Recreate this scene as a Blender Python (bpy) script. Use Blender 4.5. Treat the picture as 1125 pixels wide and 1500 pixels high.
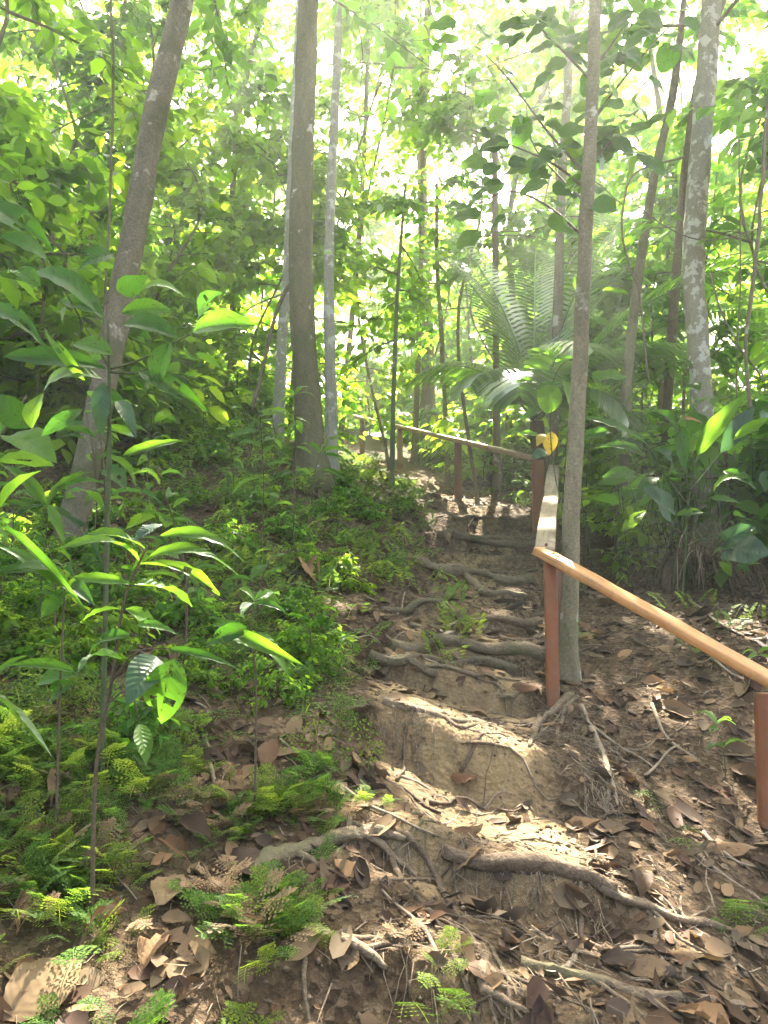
import bpy, math, random
import numpy as np
from mathutils import Vector, Matrix

for o in list(bpy.data.objects):
    bpy.data.objects.remove(o)
SC = bpy.context.scene
COL = SC.collection
rng = np.random.default_rng(7)
random.seed(7)

# ------------------------------------------------------------------ camera, sky, sun, exposure
F, PITCH, EYE = 1127.0, math.radians(4.0), 1.5
cam = bpy.data.cameras.new('camera')
cam.sensor_fit = 'VERTICAL'; cam.sensor_height = 24.0
cam.lens = 12.0 / (750.0 / F)
cam.clip_start = 0.05; cam.clip_end = 600
cam_o = bpy.data.objects.new('camera', cam); COL.objects.link(cam_o)
cam_o.location = (0, 0, EYE); cam_o.rotation_euler = (math.pi / 2 + PITCH, 0, 0)
SC.camera = cam_o

SUN_EL, SUN_AZ = math.radians(54), math.radians(11)
SDIR = np.array([math.sin(SUN_AZ) * math.cos(SUN_EL), math.cos(SUN_AZ) * math.cos(SUN_EL), math.sin(SUN_EL)])
world = bpy.data.worlds.new('World'); SC.world = world; world.use_nodes = True
wn = world.node_tree.nodes; wl = world.node_tree.links
sky = wn.new('ShaderNodeTexSky'); sky.sky_type = 'NISHITA'; sky.sun_disc = False
sky.sun_elevation = SUN_EL; sky.sun_rotation = SUN_AZ
sky.air_density = 1.0; sky.dust_density = 6.0; sky.ozone_density = .4
bgn = wn['Background']; bgn.inputs['Strength'].default_value = 0.078
wl.new(sky.outputs[0], bgn.inputs['Color'])
sun = bpy.data.lights.new('sun', 'SUN'); sun.energy = 5.0; sun.angle = math.radians(0.45); sun.color = (1, .93, .80)
sun_o = bpy.data.objects.new('sun', sun); COL.objects.link(sun_o)
sun_o.rotation_euler = Vector(SDIR).to_track_quat('Z', 'Y').to_euler(); sun_o.location = (10, 40, 60)
vs = SC.view_settings
vs.view_transform = 'Standard'; vs.look = 'None'; vs.gamma = 1; vs.use_curve_mapping = False
vs.exposure = 3.55
SC.render.engine = 'CYCLES'
cy = SC.cycles
cy.use_denoising = True; cy.denoiser = 'OPENIMAGEDENOISE'
cy.max_bounces = 10; cy.diffuse_bounces = 4; cy.glossy_bounces = 2; cy.transmission_bounces = 8
cy.volume_bounces = 0; cy.transparent_max_bounces = 4
cy.caustics_reflective = False; cy.caustics_refractive = False
cy.sample_clamp_indirect = 8
cy.use_adaptive_sampling = True; cy.adaptive_threshold = 0.02

# ------------------------------------------------------------------ projection helpers
def ray(u, v):
    a = (u - 562.5) / F; b = (750.0 - v) / F
    c, s = math.cos(PITCH), math.sin(PITCH)
    return np.array([a, c - b * s, s + b * c])
def P(u, v, Y):
    d = ray(u, v); return np.array([0, 0, EYE]) + d * (Y / d[1])

# ------------------------------------------------------------------ noise
def _h(ix, iy, s):
    n = (ix * 374761393 + iy * 668265263 + s * 144665) & 0x7fffffff
    n = ((n ^ (n >> 13)) * 1274126177) & 0x7fffffff
    return ((n ^ (n >> 16)) & 0xffff) / 65535.0
def vnoise(x, y, s=0):
    x = np.asarray(x, float); y = np.asarray(y, float)
    ix = np.floor(x).astype(np.int64); iy = np.floor(y).astype(np.int64)
    fx = x - ix; fy = y - iy
    fx = fx * fx * (3 - 2 * fx); fy = fy * fy * (3 - 2 * fy)
    a = _h(ix, iy, s); b = _h(ix + 1, iy, s); c = _h(ix, iy + 1, s); d = _h(ix + 1, iy + 1, s)
    return (a * (1 - fx) + b * fx) * (1 - fy) + (c * (1 - fx) + d * fx) * fy - .5
def fbm(x, y, s=0, o=3):
    r = 0; a = 1.0
    for k in range(o):
        r = r + a * vnoise(x * 2 ** k, y * 2 ** k, s + k * 17); a *= .5
    return r
def sstep(a, b, x):
    t = np.clip((x - a) / (b - a), 0, 1); return t * t * (3 - 2 * t)

# ------------------------------------------------------------------ terrain height
CP = [(650,1500,2.0),(650,1250,2.78),(840,1250,2.85),(840,1345,2.66),(700,1130,3.4),(620,1050,3.95),(720,1060,3.95),(650,990,4.55),(690,955,4.95),
      (805,1035,4.6),(720,880,6.0),(720,840,7.0),(740,770,8.9),(672,726,11.2),(600,693,12.6),(585,686,14.0),(540,668,15.5),
      (450,700,8.2),(300,650,9.5),(150,790,5.6),(200,1000,3.6),(100,1200,2.6),(50,1480,2.0),(400,1000,4.0),(400,850,5.5),(350,1250,2.75),
      (520,900,5.3),(520,760,8.0),(560,708,10.8),(330,622,12.5),(150,640,10.0),(0,640,8.0),(0,900,3.9),
      (1000,1000,4.8),(1100,1250,3.5),(1000,1400,2.6),(1000,900,6.0),(1000,800,8.2),(900,765,9.2),(1110,900,5.6),(1120,1050,4.3),(790,775,8.8),(1120,1500,2.25),(1120,760,8.6)]
cpw = np.array([P(*c) for c in CP])
A = np.c_[np.ones(len(cpw)), cpw[:, 0], cpw[:, 1]]
trend = np.linalg.lstsq(A, cpw[:, 2], rcond=None)[0]
res = cpw[:, 2] - A @ trend
SG = 1.25
def _k(dx, dy): return np.exp(-(dx * dx + dy * dy) / (2 * SG * SG))
K = _k(cpw[:, None, 0] - cpw[None, :, 0], cpw[:, None, 1] - cpw[None, :, 1])
wts = np.linalg.solve(K + .02 * np.eye(len(cpw)), res)
PY = [0, 2.0, 2.78, 3.4, 3.95, 4.6, 5.7, 7.0, 8.7, 10.6, 12.2, 14.0, 17, 24]
PX = [0.1, .2, .38, .42, .34, .42, .60, .82, 1.12, 1.05, .62, .05, -1.4, -4]
RIS = [1.3, 2.0, 2.72, 3.62, 4.70, 5.02, 5.65, 6.25, 6.85, 7.5, 8.2, 9.0, 9.8, 10.7, 11.6, 12.6, 13.6, 14.6]
def path_d(x, y):
    hw = np.interp(y, [2, 3, 5, 8, 14], [.52, .44, .50, .50, .42])
    return np.abs(x - np.interp(y, PY, PX)) / hw
def gz(x, y):
    x = np.asarray(x, float); y = np.asarray(y, float)
    ye = np.where(y > 17, 17 + (y - 17) * .42, y)
    ye = np.where(ye < 0, ye * .5, ye)
    xe = np.where(np.abs(x) > 6, np.sign(x) * (6 + (np.abs(x) - 6) * .3), x)
    z = trend[0] + trend[1] * xe + trend[2] * ye
    sh = z.shape
    for i in range(len(cpw)):
        z = z + wts[i] * _k(x - cpw[i, 0], y - cpw[i, 1])
    pd = path_d(x, y)
    m = 1 - sstep(.75, 1.5, pd + .25 * fbm(x * 2, y * 2, 5))
    yy = y + .30 * fbm(x * 1.3, y * .3, 31) + .06 * (x - np.interp(y, PY, PX)) ** 2
    idx = np.clip(np.searchsorted(RIS, yy) - 1, 0, len(RIS) - 2)
    R = np.array(RIS); a = R[idx]; g = R[idx + 1] - a
    t = np.clip((yy - a) / g, 0, 1)
    z = z - .13 * np.exp(-((x - .34) ** 2 / .30 ** 2 + (y - 3.32) ** 2 / .36 ** 2))
    z = z + m * .24 * g * (sstep(0, .2 + .25 * sstep(8, 11, y), t) - t - .6) * (1 - .6 * sstep(8, 12, y)) * np.where((yy > 1.3) & (yy < 14.6), 1, 0)
    z = z + .07 * fbm(x * .9, y * .9, 1) * (1 - .5 * m) + .035 * fbm(x * 3.3, y * 3.3, 9) + (.022 * fbm(x * 11, y * 11, 4) + .012 * np.abs(fbm(x * 23, y * 23, 14))) * (1 - .9 * sstep(5.5, 8.5, y)) * (1 - .9 * sstep(2.8, 4.5, np.abs(x)))
    return z
def gz1(x, y): return float(gz(np.array([x]), np.array([y]))[0])
_ts = np.concatenate([np.arange(1.2, 8, .02), np.arange(8, 40, .1)])
def G(u, v, lift=0.0):
    d = ray(u, v); d = d / d[1]
    pts = np.array([0, 0, EYE]) + _ts[:, None] * d
    h = pts[:, 2] - gz(pts[:, 0], pts[:, 1])
    i = np.argmax(h < 0) if (h < 0).any() else len(h) - 1
    p = pts[i].copy(); p[2] = gz1(p[0], p[1]) + lift
    return p

def zone(x, y):
    s_ = x - np.interp(y, PY, PX)
    d = 'in the foreground' if y < 2.7 else ('beside the clay hollow' if y < 4.4 else ('level with the log steps' if y < 6.3 else ('level with the weathered rail' if y < 8.8 else 'level with the far rail')))
    return ('on the left bank ' if s_ < -.5 else ('on the footpath ' if s_ < .5 else 'right of the path ')) + d

# ------------------------------------------------------------------ object helpers
def mesh_arrays(name, V, faces=None, quads=None, tris=None, uv=None, smooth=True):
    me = bpy.data.meshes.new(name)
    V = np.asarray(V, np.float32)
    loops = []; tot = []
    if quads is not None and len(quads):
        q = np.asarray(quads, np.int32); loops.append(q.ravel()); tot.append(np.full(len(q), 4, np.int32))
    if tris is not None and len(tris):
        t = np.asarray(tris, np.int32); loops.append(t.ravel()); tot.append(np.full(len(t), 3, np.int32))
    loops = np.concatenate(loops); tot = np.concatenate(tot)
    me.vertices.add(len(V)); me.vertices.foreach_set('co', V.ravel())
    me.loops.add(len(loops)); me.loops.foreach_set('vertex_index', loops)
    st = np.concatenate([[0], np.cumsum(tot)[:-1]]).astype(np.int32)
    me.polygons.add(len(tot)); me.polygons.foreach_set('loop_start', st); me.polygons.foreach_set('loop_total', tot)
    if smooth: me.polygons.foreach_set('use_smooth', np.ones(len(tot), bool))
    if uv is not None:
        l = me.uv_layers.new(name='UVMap'); l.data.foreach_set('uv', np.asarray(uv, np.float32)[loops].ravel())
    me.update(calc_edges=True)
    return me
def obj(name, me, mat=None, parent=None, kind=None):
    o = bpy.data.objects.new(name, me); COL.objects.link(o)
    if mat is not None and me is not None and not len(me.materials): me.materials.append(mat)
    if parent is not None:
        o.parent = parent; o.matrix_parent_inverse = Matrix.Translation(-parent.location)
    if kind: o['kind'] = kind
    return o
def tag(o, label, cat, group=None, kind=None):
    o['label'] = label; o['category'] = cat
    if group: o['group'] = group
    if kind: o['kind'] = kind
    return o
def thing(name, label, cat, loc, group=None):
    o = bpy.data.objects.new(name, None); COL.objects.link(o)
    o.location = Vector([float(c) for c in loc]); o.empty_display_size = .1
    return tag(o, label, cat, group)
def copy_thing(root, loc, rz, sc, label=None, group=None):
    r = root.copy(); COL.objects.link(r)
    r.location = Vector([float(c) for c in loc]); r.rotation_euler = (0, 0, rz); r.scale = (sc, sc, sc)
    if label: r['label'] = label
    if group: r['group'] = group
    for ch in root.children:
        c = ch.copy(); COL.objects.link(c); c.parent = r
    return r
class MB:
    def __init__(s): s.V = []; s.Q = []; s.T = []; s.n = 0
    def add(s, V, Q=None, T=None):
        V = np.asarray(V, float).reshape(-1, 3)
        if Q is not None and len(Q): s.Q.append(np.asarray(Q, int).reshape(-1, 4) + s.n)
        if T is not None and len(T): s.T.append(np.asarray(T, int).reshape(-1, 3) + s.n)
        s.V.append(V); s.n += len(V)
    def mesh(s, name, smooth=True):
        return mesh_arrays(name, np.concatenate(s.V), quads=np.concatenate(s.Q) if s.Q else None, tris=np.concatenate(s.T) if s.T else None, smooth=smooth)
def spline(pts, n):
    pts = np.asarray(pts, float)
    if len(pts) == 2: return pts[0] + np.linspace(0, 1, n)[:, None] * (pts[1] - pts[0])
    p = np.vstack([2 * pts[0] - pts[1], pts, 2 * pts[-1] - pts[-2]])
    out = []
    T = np.linspace(0, len(pts) - 1 - 1e-6, n)
    for t in T:
        i = int(t); f = t - i
        a, b, c, d = p[i], p[i + 1], p[i + 2], p[i + 3]
        out.append(.5 * (2 * b + (c - a) * f + (2 * a - 5 * b + 4 * c - d) * f * f + (3 * b - a - 3 * c + d) * f ** 3))
    return np.array(out)
def tube(pts, rad, sides=8, noise=0.0, nf=3.0, seed=0, flat=1.0):
    """rings round a polyline; returns V, Q, T"""
    pts = np.asarray(pts, float); n = len(pts)
    rad = np.broadcast_to(np.asarray(rad, float), (n,))
    tg = np.gradient(pts, axis=0); tg /= np.linalg.norm(tg, axis=1)[:, None] + 1e-9
    ref = np.array([0, 0, 1.0]) if abs(tg[:, 2]).mean() < .7 else np.array([1.0, 0, 0])
    s = np.cross(tg, ref); s /= np.linalg.norm(s, axis=1)[:, None] + 1e-9
    w = np.cross(s, tg)
    a = np.linspace(0, 2 * math.pi, sides, endpoint=False)
    R = rad[:, None] * np.ones(sides)
    if noise:
        L = np.concatenate([[0], np.cumsum(np.linalg.norm(np.diff(pts, axis=0), axis=1))])
        R = R * (1 + noise * 2 * fbm(np.cos(a)[None, :] * nf * .5 + 10 + L[:, None] * .0, np.sin(a)[None, :] * nf * .5 + L[:, None] * nf, seed))
    V = pts[:, None, :] + R[..., None] * (np.cos(a)[None, :, None] * s[:, None, :] + flat * np.sin(a)[None, :, None] * w[:, None, :])
    V = V.reshape(-1, 3)
    i = np.arange(n - 1)[:, None] * sides; j = np.arange(sides)[None, :]; k = (np.arange(sides)[None, :] + 1) % sides
    Q = np.stack([i + j, i + k, i + sides + k, i + sides + j], -1).reshape(-1, 4)
    V = np.vstack([V, pts[0], pts[-1]])
    c0, c1 = n * sides, n * sides + 1
    jj = np.arange(sides); kk = (jj + 1) % sides
    T = np.vstack([np.stack([np.full(sides, c0), kk, jj], -1), np.stack([np.full(sides, c1), (n - 1) * sides + jj, (n - 1) * sides + kk], -1)])
    return V, Q, T
def tube_mesh(name, pts, rad, sides=8, **k):
    V, Q, T = tube(pts, rad, sides, **k); return mesh_arrays(name, V, quads=Q, tris=T)

# ------------------------------------------------------------------ materials
def newmat(name):
    m = bpy.data.materials.new(name); m.use_nodes = True
    nt = m.node_tree; nt.nodes.clear()
    return m, nt, nt.nodes.new('ShaderNodeOutputMaterial')
def nd(nt, t, **k):
    n = nt.nodes.new(t)
    for a, b in k.items():
        if a in n.inputs.keys(): n.inputs[a].default_value = b
        else: setattr(n, a, b)
    return n
def ramp(nt, fac, stops):
    r = nt.nodes.new('ShaderNodeValToRGB'); e = r.color_ramp.elements
    while len(e) < len(stops): e.new(.5)
    for i, (p, c) in enumerate(stops):
        e[i].position = p; e[i].color = (*c, 1) if len(c) == 3 else c
    nt.links.new(fac, r.inputs[0]); return r.outputs[0]
def mixc(nt, fac, a, b, mode='MIX'):
    m = nt.nodes.new('ShaderNodeMix'); m.data_type = 'RGBA'; m.blend_type = mode
    for s, v in ((0, fac), (6, a), (7, b)):
        if hasattr(v, 'is_output') or isinstance(v, bpy.types.NodeSocket): nt.links.new(v, m.inputs[s])
        else: m.inputs[s].default_value = v if s == 0 else (*v, 1)
    return m.outputs[2]
def math_(nt, op, a, b=None):
    m = nt.nodes.new('ShaderNodeMath'); m.operation = op
    for s, v in ((0, a), (1, b)):
        if v is None: continue
        if isinstance(v, bpy.types.NodeSocket): nt.links.new(v, m.inputs[s])
        else: m.inputs[s].default_value = v
    return m.outputs[0]
def noise(nt, vec, scale, detail=4, rough=.6):
    n = nd(nt, 'ShaderNodeTexNoise'); n.inputs['Scale'].default_value = scale
    n.inputs['Detail'].default_value = detail; n.inputs['Roughness'].default_value = rough
    if vec is not None: nt.links.new(vec, n.inputs['Vector'])
    return n.outputs['Fac']

def leaf_mat(name, ref, trans, var=.5, rough=.38, tfac=.5, veins=0, gl=.5, spots=None, vs=.3):
    """thin leaf: reflects, lets light through, a waxy coat"""
    m, nt, out = newmat(name); L = nt.links
    g = nd(nt, 'ShaderNodeNewGeometry'); oi = nd(nt, 'ShaderNodeObjectInfo')
    r = math_(nt, 'FRACT', math_(nt, 'ADD', g.outputs['Random Per Island'], oi.outputs['Random']))
    tc = nd(nt, 'ShaderNodeTexCoord')
    nz = noise(nt, tc.outputs['Object'], 1.3, 2)
    f = math_(nt, 'ADD', math_(nt, 'MULTIPLY', r, .7), math_(nt, 'MULTIPLY', nz, .3))
    def var_col(c):
        lo = tuple(x * (1 - var) for x in c)
        hi = (c[0] * (1 + 1.5 * var), c[1] * (1 + .7 * var), c[2] * (1 + .2 * var))
        return ramp(nt, f, [(.15, lo), (.5, c), (.9, hi)])
    a, b = var_col(ref), var_col(trans)
    bump = None
    if veins:
        uv = nd(nt, 'ShaderNodeUVMap'); sp = nd(nt, 'ShaderNodeSeparateXYZ'); L.new(uv.outputs[0], sp.inputs[0])
        au = math_(nt, 'ABSOLUTE', sp.outputs[0])
        ph = math_(nt, 'MULTIPLY', math_(nt, 'SUBTRACT', sp.outputs[1], math_(nt, 'MULTIPLY', au, .16)), veins * 2 * math.pi)
        sn = math_(nt, 'SINE', ph)
        vein = math_(nt, 'POWER', math_(nt, 'MULTIPLY', math_(nt, 'ADD', sn, 1.0), .5), 14.0)
        mid = math_(nt, 'LESS_THAN', au, .05)
        vv = math_(nt, 'MAXIMUM', vein, mid)
        a = mixc(nt, math_(nt, 'MULTIPLY', vv, vs), a, tuple(min(1, x * 1.7 + .01) for x in ref))
        b = mixc(nt, math_(nt, 'MULTIPLY', vv, .4), b, tuple(x * .5 for x in trans))
        bp = nd(nt, 'ShaderNodeBump'); bp.inputs['Strength'].default_value = vs; bp.inputs['Distance'].default_value = .003
        L.new(sn, bp.inputs['Height']); bump = bp.outputs[0]
    if spots:
        sf = ramp(nt, noise(nt, tc.outputs['Object'], 9, 3), [(.60, (0, 0, 0)), (.66, (1, 1, 1))])
        a = mixc(nt, sf, a, spots); b = mixc(nt, sf, b, tuple(x * .6 for x in spots))
    d = nd(nt, 'ShaderNodeBsdfDiffuse'); t = nd(nt, 'ShaderNodeBsdfTranslucent'); gs = nd(nt, 'ShaderNodeBsdfGlossy')
    gs.inputs['Roughness'].default_value = rough
    L.new(a, d.inputs[0]); L.new(b, t.inputs[0])
    ms = nd(nt, 'ShaderNodeMixShader'); ms.inputs[0].default_value = tfac
    L.new(d.outputs[0], ms.inputs[1]); L.new(t.outputs[0], ms.inputs[2])
    fr = nd(nt, 'ShaderNodeFresnel'); fr.inputs[0].default_value = 1.42
    m2 = nd(nt, 'ShaderNodeMixShader'); L.new(math_(nt, 'MULTIPLY', fr.outputs[0], gl), m2.inputs[0])
    L.new(ms.outputs[0], m2.inputs[1]); L.new(gs.outputs[0], m2.inputs[2]); L.new(m2.outputs[0], out.inputs[0])
    if bump:
        for q in (d, gs): L.new(bump, q.inputs['Normal'])
    return m
def bark_mat(name, c1, c2, lichen=None, lf=.6, scale=1.0, moss=None, stretch=.35, bump=.6):
    m, nt, out = newmat(name); L = nt.links
    tc = nd(nt, 'ShaderNodeTexCoord'); mp = nd(nt, 'ShaderNodeMapping'); mp.inputs['Scale'].default_value = (1, 1, stretch)
    L.new(tc.outputs['Object'], mp.inputs[0])
    n1 = noise(nt, mp.outputs[0], 14 * scale, 6, .65); n2 = noise(nt, tc.outputs['Object'], 60 * scale, 4, .7)
    c = ramp(nt, n1, [(.3, c1), (.68, c2)])
    c = mixc(nt, .5, c, ramp(nt, n2, [(.3, tuple(x * .45 for x in c1)), (.7, tuple(min(1, x * 1.25) for x in c2))]))
    if lichen:
        n3 = noise(nt, tc.outputs['Object'], 5.5 * scale, 5, .62)
        c = mixc(nt, ramp(nt, n3, [(lf, (0, 0, 0)), (lf + .05, (1, 1, 1))]), c, lichen)
    if moss:
        n4 = noise(nt, tc.outputs['Object'], 3.1 * scale, 5, .6)
        c = mixc(nt, ramp(nt, n4, [(.5, (0, 0, 0)), (.66, (.8, .8, .8))]), c, moss)
    p = nd(nt, 'ShaderNodeBsdfPrincipled'); p.inputs['Roughness'].default_value = .85; p.inputs['Specular IOR Level'].default_value = .25
    L.new(c, p.inputs['Base Color'])
    h = math_(nt, 'ADD', n1, math_(nt, 'MULTIPLY', n2, .5))
    b = nd(nt, 'ShaderNodeBump'); b.inputs['Strength'].default_value = bump; b.inputs['Distance'].default_value = .022
    L.new(h, b.inputs['Height']); L.new(b.outputs[0], p.inputs['Normal']); L.new(p.outputs[0], out.inputs[0])
    return m
def wood_mat(name, c1, c2, paint=None, rough=.6, gscale=1.0, spec=.4):
    """sawn timber, grain along local X; paint = worn coat colour"""
    m, nt, out = newmat(name); L = nt.links
    tc = nd(nt, 'ShaderNodeTexCoord'); mp = nd(nt, 'ShaderNodeMapping'); mp.inputs['Scale'].default_value = (1.2 * gscale, 26 * gscale, 26 * gscale)
    L.new(tc.outputs['Object'], mp.inputs[0])
    n1 = noise(nt, mp.outputs[0], 2.2, 6, .7)
    c = ramp(nt, n1, [(.3, c1), (.7, c2)])
    n2 = noise(nt, tc.outputs['Object'], 5, 4, .6)
    c = mixc(nt, .35, c, ramp(nt, n2, [(.3, tuple(x * .6 for x in c1)), (.7, c2)]))
    if paint:
        n3 = noise(nt, tc.outputs['Object'], 16, 5, .7)
        c = mixc(nt, ramp(nt, n3, [(.50, (.9, .9, .9)), (.62, (.15, .15, .15))]), c, paint)
    mp2 = nd(nt, 'ShaderNodeMapping'); mp2.inputs['Scale'].default_value = (2.5, 70, 70); L.new(tc.outputs['Object'], mp2.inputs[0])
    ck = noise(nt, mp2.outputs[0], 1.0, 3, .6)  # drying cracks along the grain
    c = mixc(nt, ramp(nt, ck, [(.30, (.75, .75, .75)), (.36, (0, 0, 0))]), c, (.05, .03, .02))
    gr = noise(nt, tc.outputs['Object'], 7, 6, .75)  # grime
    c = mixc(nt, ramp(nt, gr, [(.5, (0, 0, 0)), (.72, (.6, .6, .6))]), c, (.10, .085, .05))
    p = nd(nt, 'ShaderNodeBsdfPrincipled'); p.inputs['Roughness'].default_value = rough; p.inputs['Specular IOR Level'].default_value = spec
    L.new(c, p.inputs['Base Color'])
    b = nd(nt, 'ShaderNodeBump'); b.inputs['Strength'].default_value = .35; b.inputs['Distance'].default_value = .004
    L.new(n1, b.inputs['Height']); L.new(b.outputs[0], p.inputs['Normal']); L.new(p.outputs[0], out.inputs[0])
    return m
def ground_mat():
    m, nt, out = newmat('forest_soil'); L = nt.links
    tc = nd(nt, 'ShaderNodeTexCoord'); O = tc.outputs['Object']
    at = nd(nt, 'ShaderNodeAttribute'); at.attribute_name = 'clay'
    am = nd(nt, 'ShaderNodeAttribute'); am.attribute_name = 'moss'
    n1 = noise(nt, O, 2.3, 6, .65); n2 = noise(nt, O, 17, 6, .7); n3 = noise(nt, O, 85, 4, .7)
    soil = ramp(nt, n2, [(.28, (.035, .022, .013)), (.55, (.10, .066, .034)), (.78, (.21, .145, .075))])
    vo = nd(nt, 'ShaderNodeTexVoronoi'); vo.inputs['Scale'].default_value = 38; L.new(O, vo.inputs['Vector'])
    bits = ramp(nt, vo.outputs['Color'], [(.2, (.045, .028, .016)), (.55, (.12, .075, .04)), (.85, (.26, .18, .11))])
    soil = mixc(nt, .45, soil, bits)
    clay = ramp(nt, n1, [(.3, (.14, .088, .048)), (.52, (.32, .215, .10)), (.75, (.50, .36, .165))])
    clay = mixc(nt, .4, clay, ramp(nt, n2, [(.3, (.085, .055, .03)), (.7, (.36, .26, .155))]))
    cf = math_(nt, 'ADD', at.outputs['Fac'], math_(nt, 'MULTIPLY', math_(nt, 'SUBTRACT', n2, .5), .9))
    c = mixc(nt, ramp(nt, cf, [(.35, (0, 0, 0)), (.65, (1, 1, 1))]), soil, clay)
    mossc = ramp(nt, n3, [(.3, (.025, .05, .012)), (.7, (.07, .11, .025))])
    mf = math_(nt, 'ADD', am.outputs['Fac'], math_(nt, 'MULTIPLY', math_(nt, 'SUBTRACT', n1, .5), 1.2))
    c = mixc(nt, ramp(nt, mf, [(.45, (0, 0, 0)), (.75, (.85, .85, .85))]), c, mossc)
    p = nd(nt, 'ShaderNodeBsdfPrincipled'); p.inputs['Roughness'].default_value = .9; p.inputs['Specular IOR Level'].default_value = .2
    L.new(c, p.inputs['Base Color'])
    h = math_(nt, 'ADD', math_(nt, 'MULTIPLY', n2, 1.0), math_(nt, 'ADD', math_(nt, 'MULTIPLY', n3, .35), math_(nt, 'MULTIPLY', vo.outputs['Distance'], .5)))
    b = nd(nt, 'ShaderNodeBump'); b.inputs['Strength'].default_value = 1.0; b.inputs['Distance'].default_value = .045
    L.new(h, b.inputs['Height']); L.new(b.outputs[0], p.inputs['Normal']); L.new(p.outputs[0], out.inputs[0])
    return m

M_ground = ground_mat()
M_bright = leaf_mat('leaf_bright', (.055, .125, .014), (.39, .72, .03), .35, tfac=.6, gl=.2)
M_mid = leaf_mat('leaf_mid', (.045, .112, .016), (.28, .63, .03), .38, tfac=.6, gl=.22)
M_dark = leaf_mat('leaf_dark', (.035, .085, .02), (.15, .34, .03), .4, tfac=.55, gl=.25)
M_yel = leaf_mat('leaf_yellowish', (.07, .13, .012), (.46, .74, .025), .3, tfac=.6, gl=.2)
M_big = leaf_mat('leaf_broad', (.042, .11, .016), (.14, .40, .025), .4, veins=9, rough=.42, gl=.35, spots=(.10, .09, .02))
M_bigb = leaf_mat('leaf_broad_bright', (.06, .135, .016), (.30, .62, .03), .35, veins=9, rough=.4, gl=.35)
M_glossy = leaf_mat('leaf_bluish', (.04, .09, .04), (.07, .18, .04), .25, veins=11, rough=.3, gl=.7)
M_palm = leaf_mat('leaf_palm', (.055, .13, .02), (.26, .56, .035), .35, rough=.4, gl=.3)
M_fern = leaf_mat('leaf_spikemoss', (.07, .15, .026), (.24, .46, .04), .45, rough=.5, gl=.15)
M_fern2 = leaf_mat('leaf_spikemoss_light', (.11, .17, .025), (.36, .52, .04), .4, rough=.5, gl=.15)
M_yleaf = leaf_mat('leaf_yellow', (.45, .33, .03), (.5, .36, .02), .2, veins=7, spots=(.2, .1, .02))
M_oleaf = leaf_mat('leaf_orange', (.36, .17, .05), (.4, .17, .03), .2, veins=7)
DEAD = [leaf_mat('dead_tan', (.215, .145, .078), (.18, .11, .04), .3, veins=9, vs=.13, rough=.6, tfac=.25, spots=(.12, .07, .035), gl=.2),
        leaf_mat('dead_brown', (.092, .057, .032), (.09, .05, .018), .4, veins=9, vs=.13, rough=.6, tfac=.2, gl=.2),
        leaf_mat('dead_grey', (.12, .088, .054), (.08, .05, .025), .3, veins=9, vs=.13, rough=.55, tfac=.15, spots=(.09, .07, .05), gl=.14),
        leaf_mat('dead_dark', (.06, .04, .028), (.04, .02, .01), .4, veins=9, vs=.13, rough=.5, tfac=.12, gl=.2)]
B_left = bark_mat('bark_left_tree', (.085, .075, .046), (.24, .205, .13), (.42, .38, .29), .60, moss=(.085, .09, .035), bump=1)
B_green = bark_mat('bark_greenish', (.07, .062, .032), (.19, .17, .092), (.52, .50, .42), .635, moss=(.10, .12, .045))
B_pale = bark_mat('bark_pale', (.27, .25, .19), (.46, .43, .34), (.62, .60, .53), .55)
B_slim = bark_mat('bark_slim', (.105, .09, .052), (.265, .23, .14), (.42, .40, .31), .60, moss=(.11, .11, .05))
B_mott = bark_mat('bark_mottled', (.22, .19, .125), (.40, .36, .26), (.58, .55, .46), .53, scale=1.5)
B_bg = bark_mat('bark_understory', (.12, .095, .06), (.26, .21, .14), (.4, .38, .3), .62)
B_stem = bark_mat('bark_stem', (.07, .05, .03), (.15, .11, .07), scale=2)
B_gstem = bark_mat('bark_green_stem', (.05, .07, .025), (.10, .13, .05), scale=2)
B_pole = bark_mat('bark_green_pole', (.10, .12, .06), (.21, .23, .13), (.36, .37, .28), .6)
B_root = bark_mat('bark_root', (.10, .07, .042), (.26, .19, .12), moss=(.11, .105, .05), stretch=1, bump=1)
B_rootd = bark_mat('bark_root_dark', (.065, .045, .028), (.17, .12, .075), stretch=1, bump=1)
B_log = bark_mat('bark_log', (.085, .062, .036), (.23, .175, .11), moss=(.085, .09, .035), stretch=1, scale=1.3, bump=1.2)
B_rot = bark_mat('rotten_wood', (.07, .046, .028), (.20, .14, .088), stretch=1, scale=1.2, bump=1)
B_twig = bark_mat('bark_twig', (.18, .13, .08), (.36, .28, .19), scale=2, stretch=1)
W_red = wood_mat('wood_red_paint', (.20, .085, .04), (.32, .15, .07), paint=(.25, .088, .035), rough=.6)
W_brown = wood_mat('wood_dark_post', (.16, .085, .055), (.27, .16, .10), rough=.7)
W_orange = wood_mat('wood_orange_rail', (.44, .19, .06), (.60, .30, .11), rough=.5, spec=.35)
W_grey = wood_mat('wood_weathered', (.20, .15, .09), (.42, .33, .22), rough=.9, spec=.15)
W_far = wood_mat('wood_far_rail', (.38, .22, .13), (.55, .36, .23), rough=.55)

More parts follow.
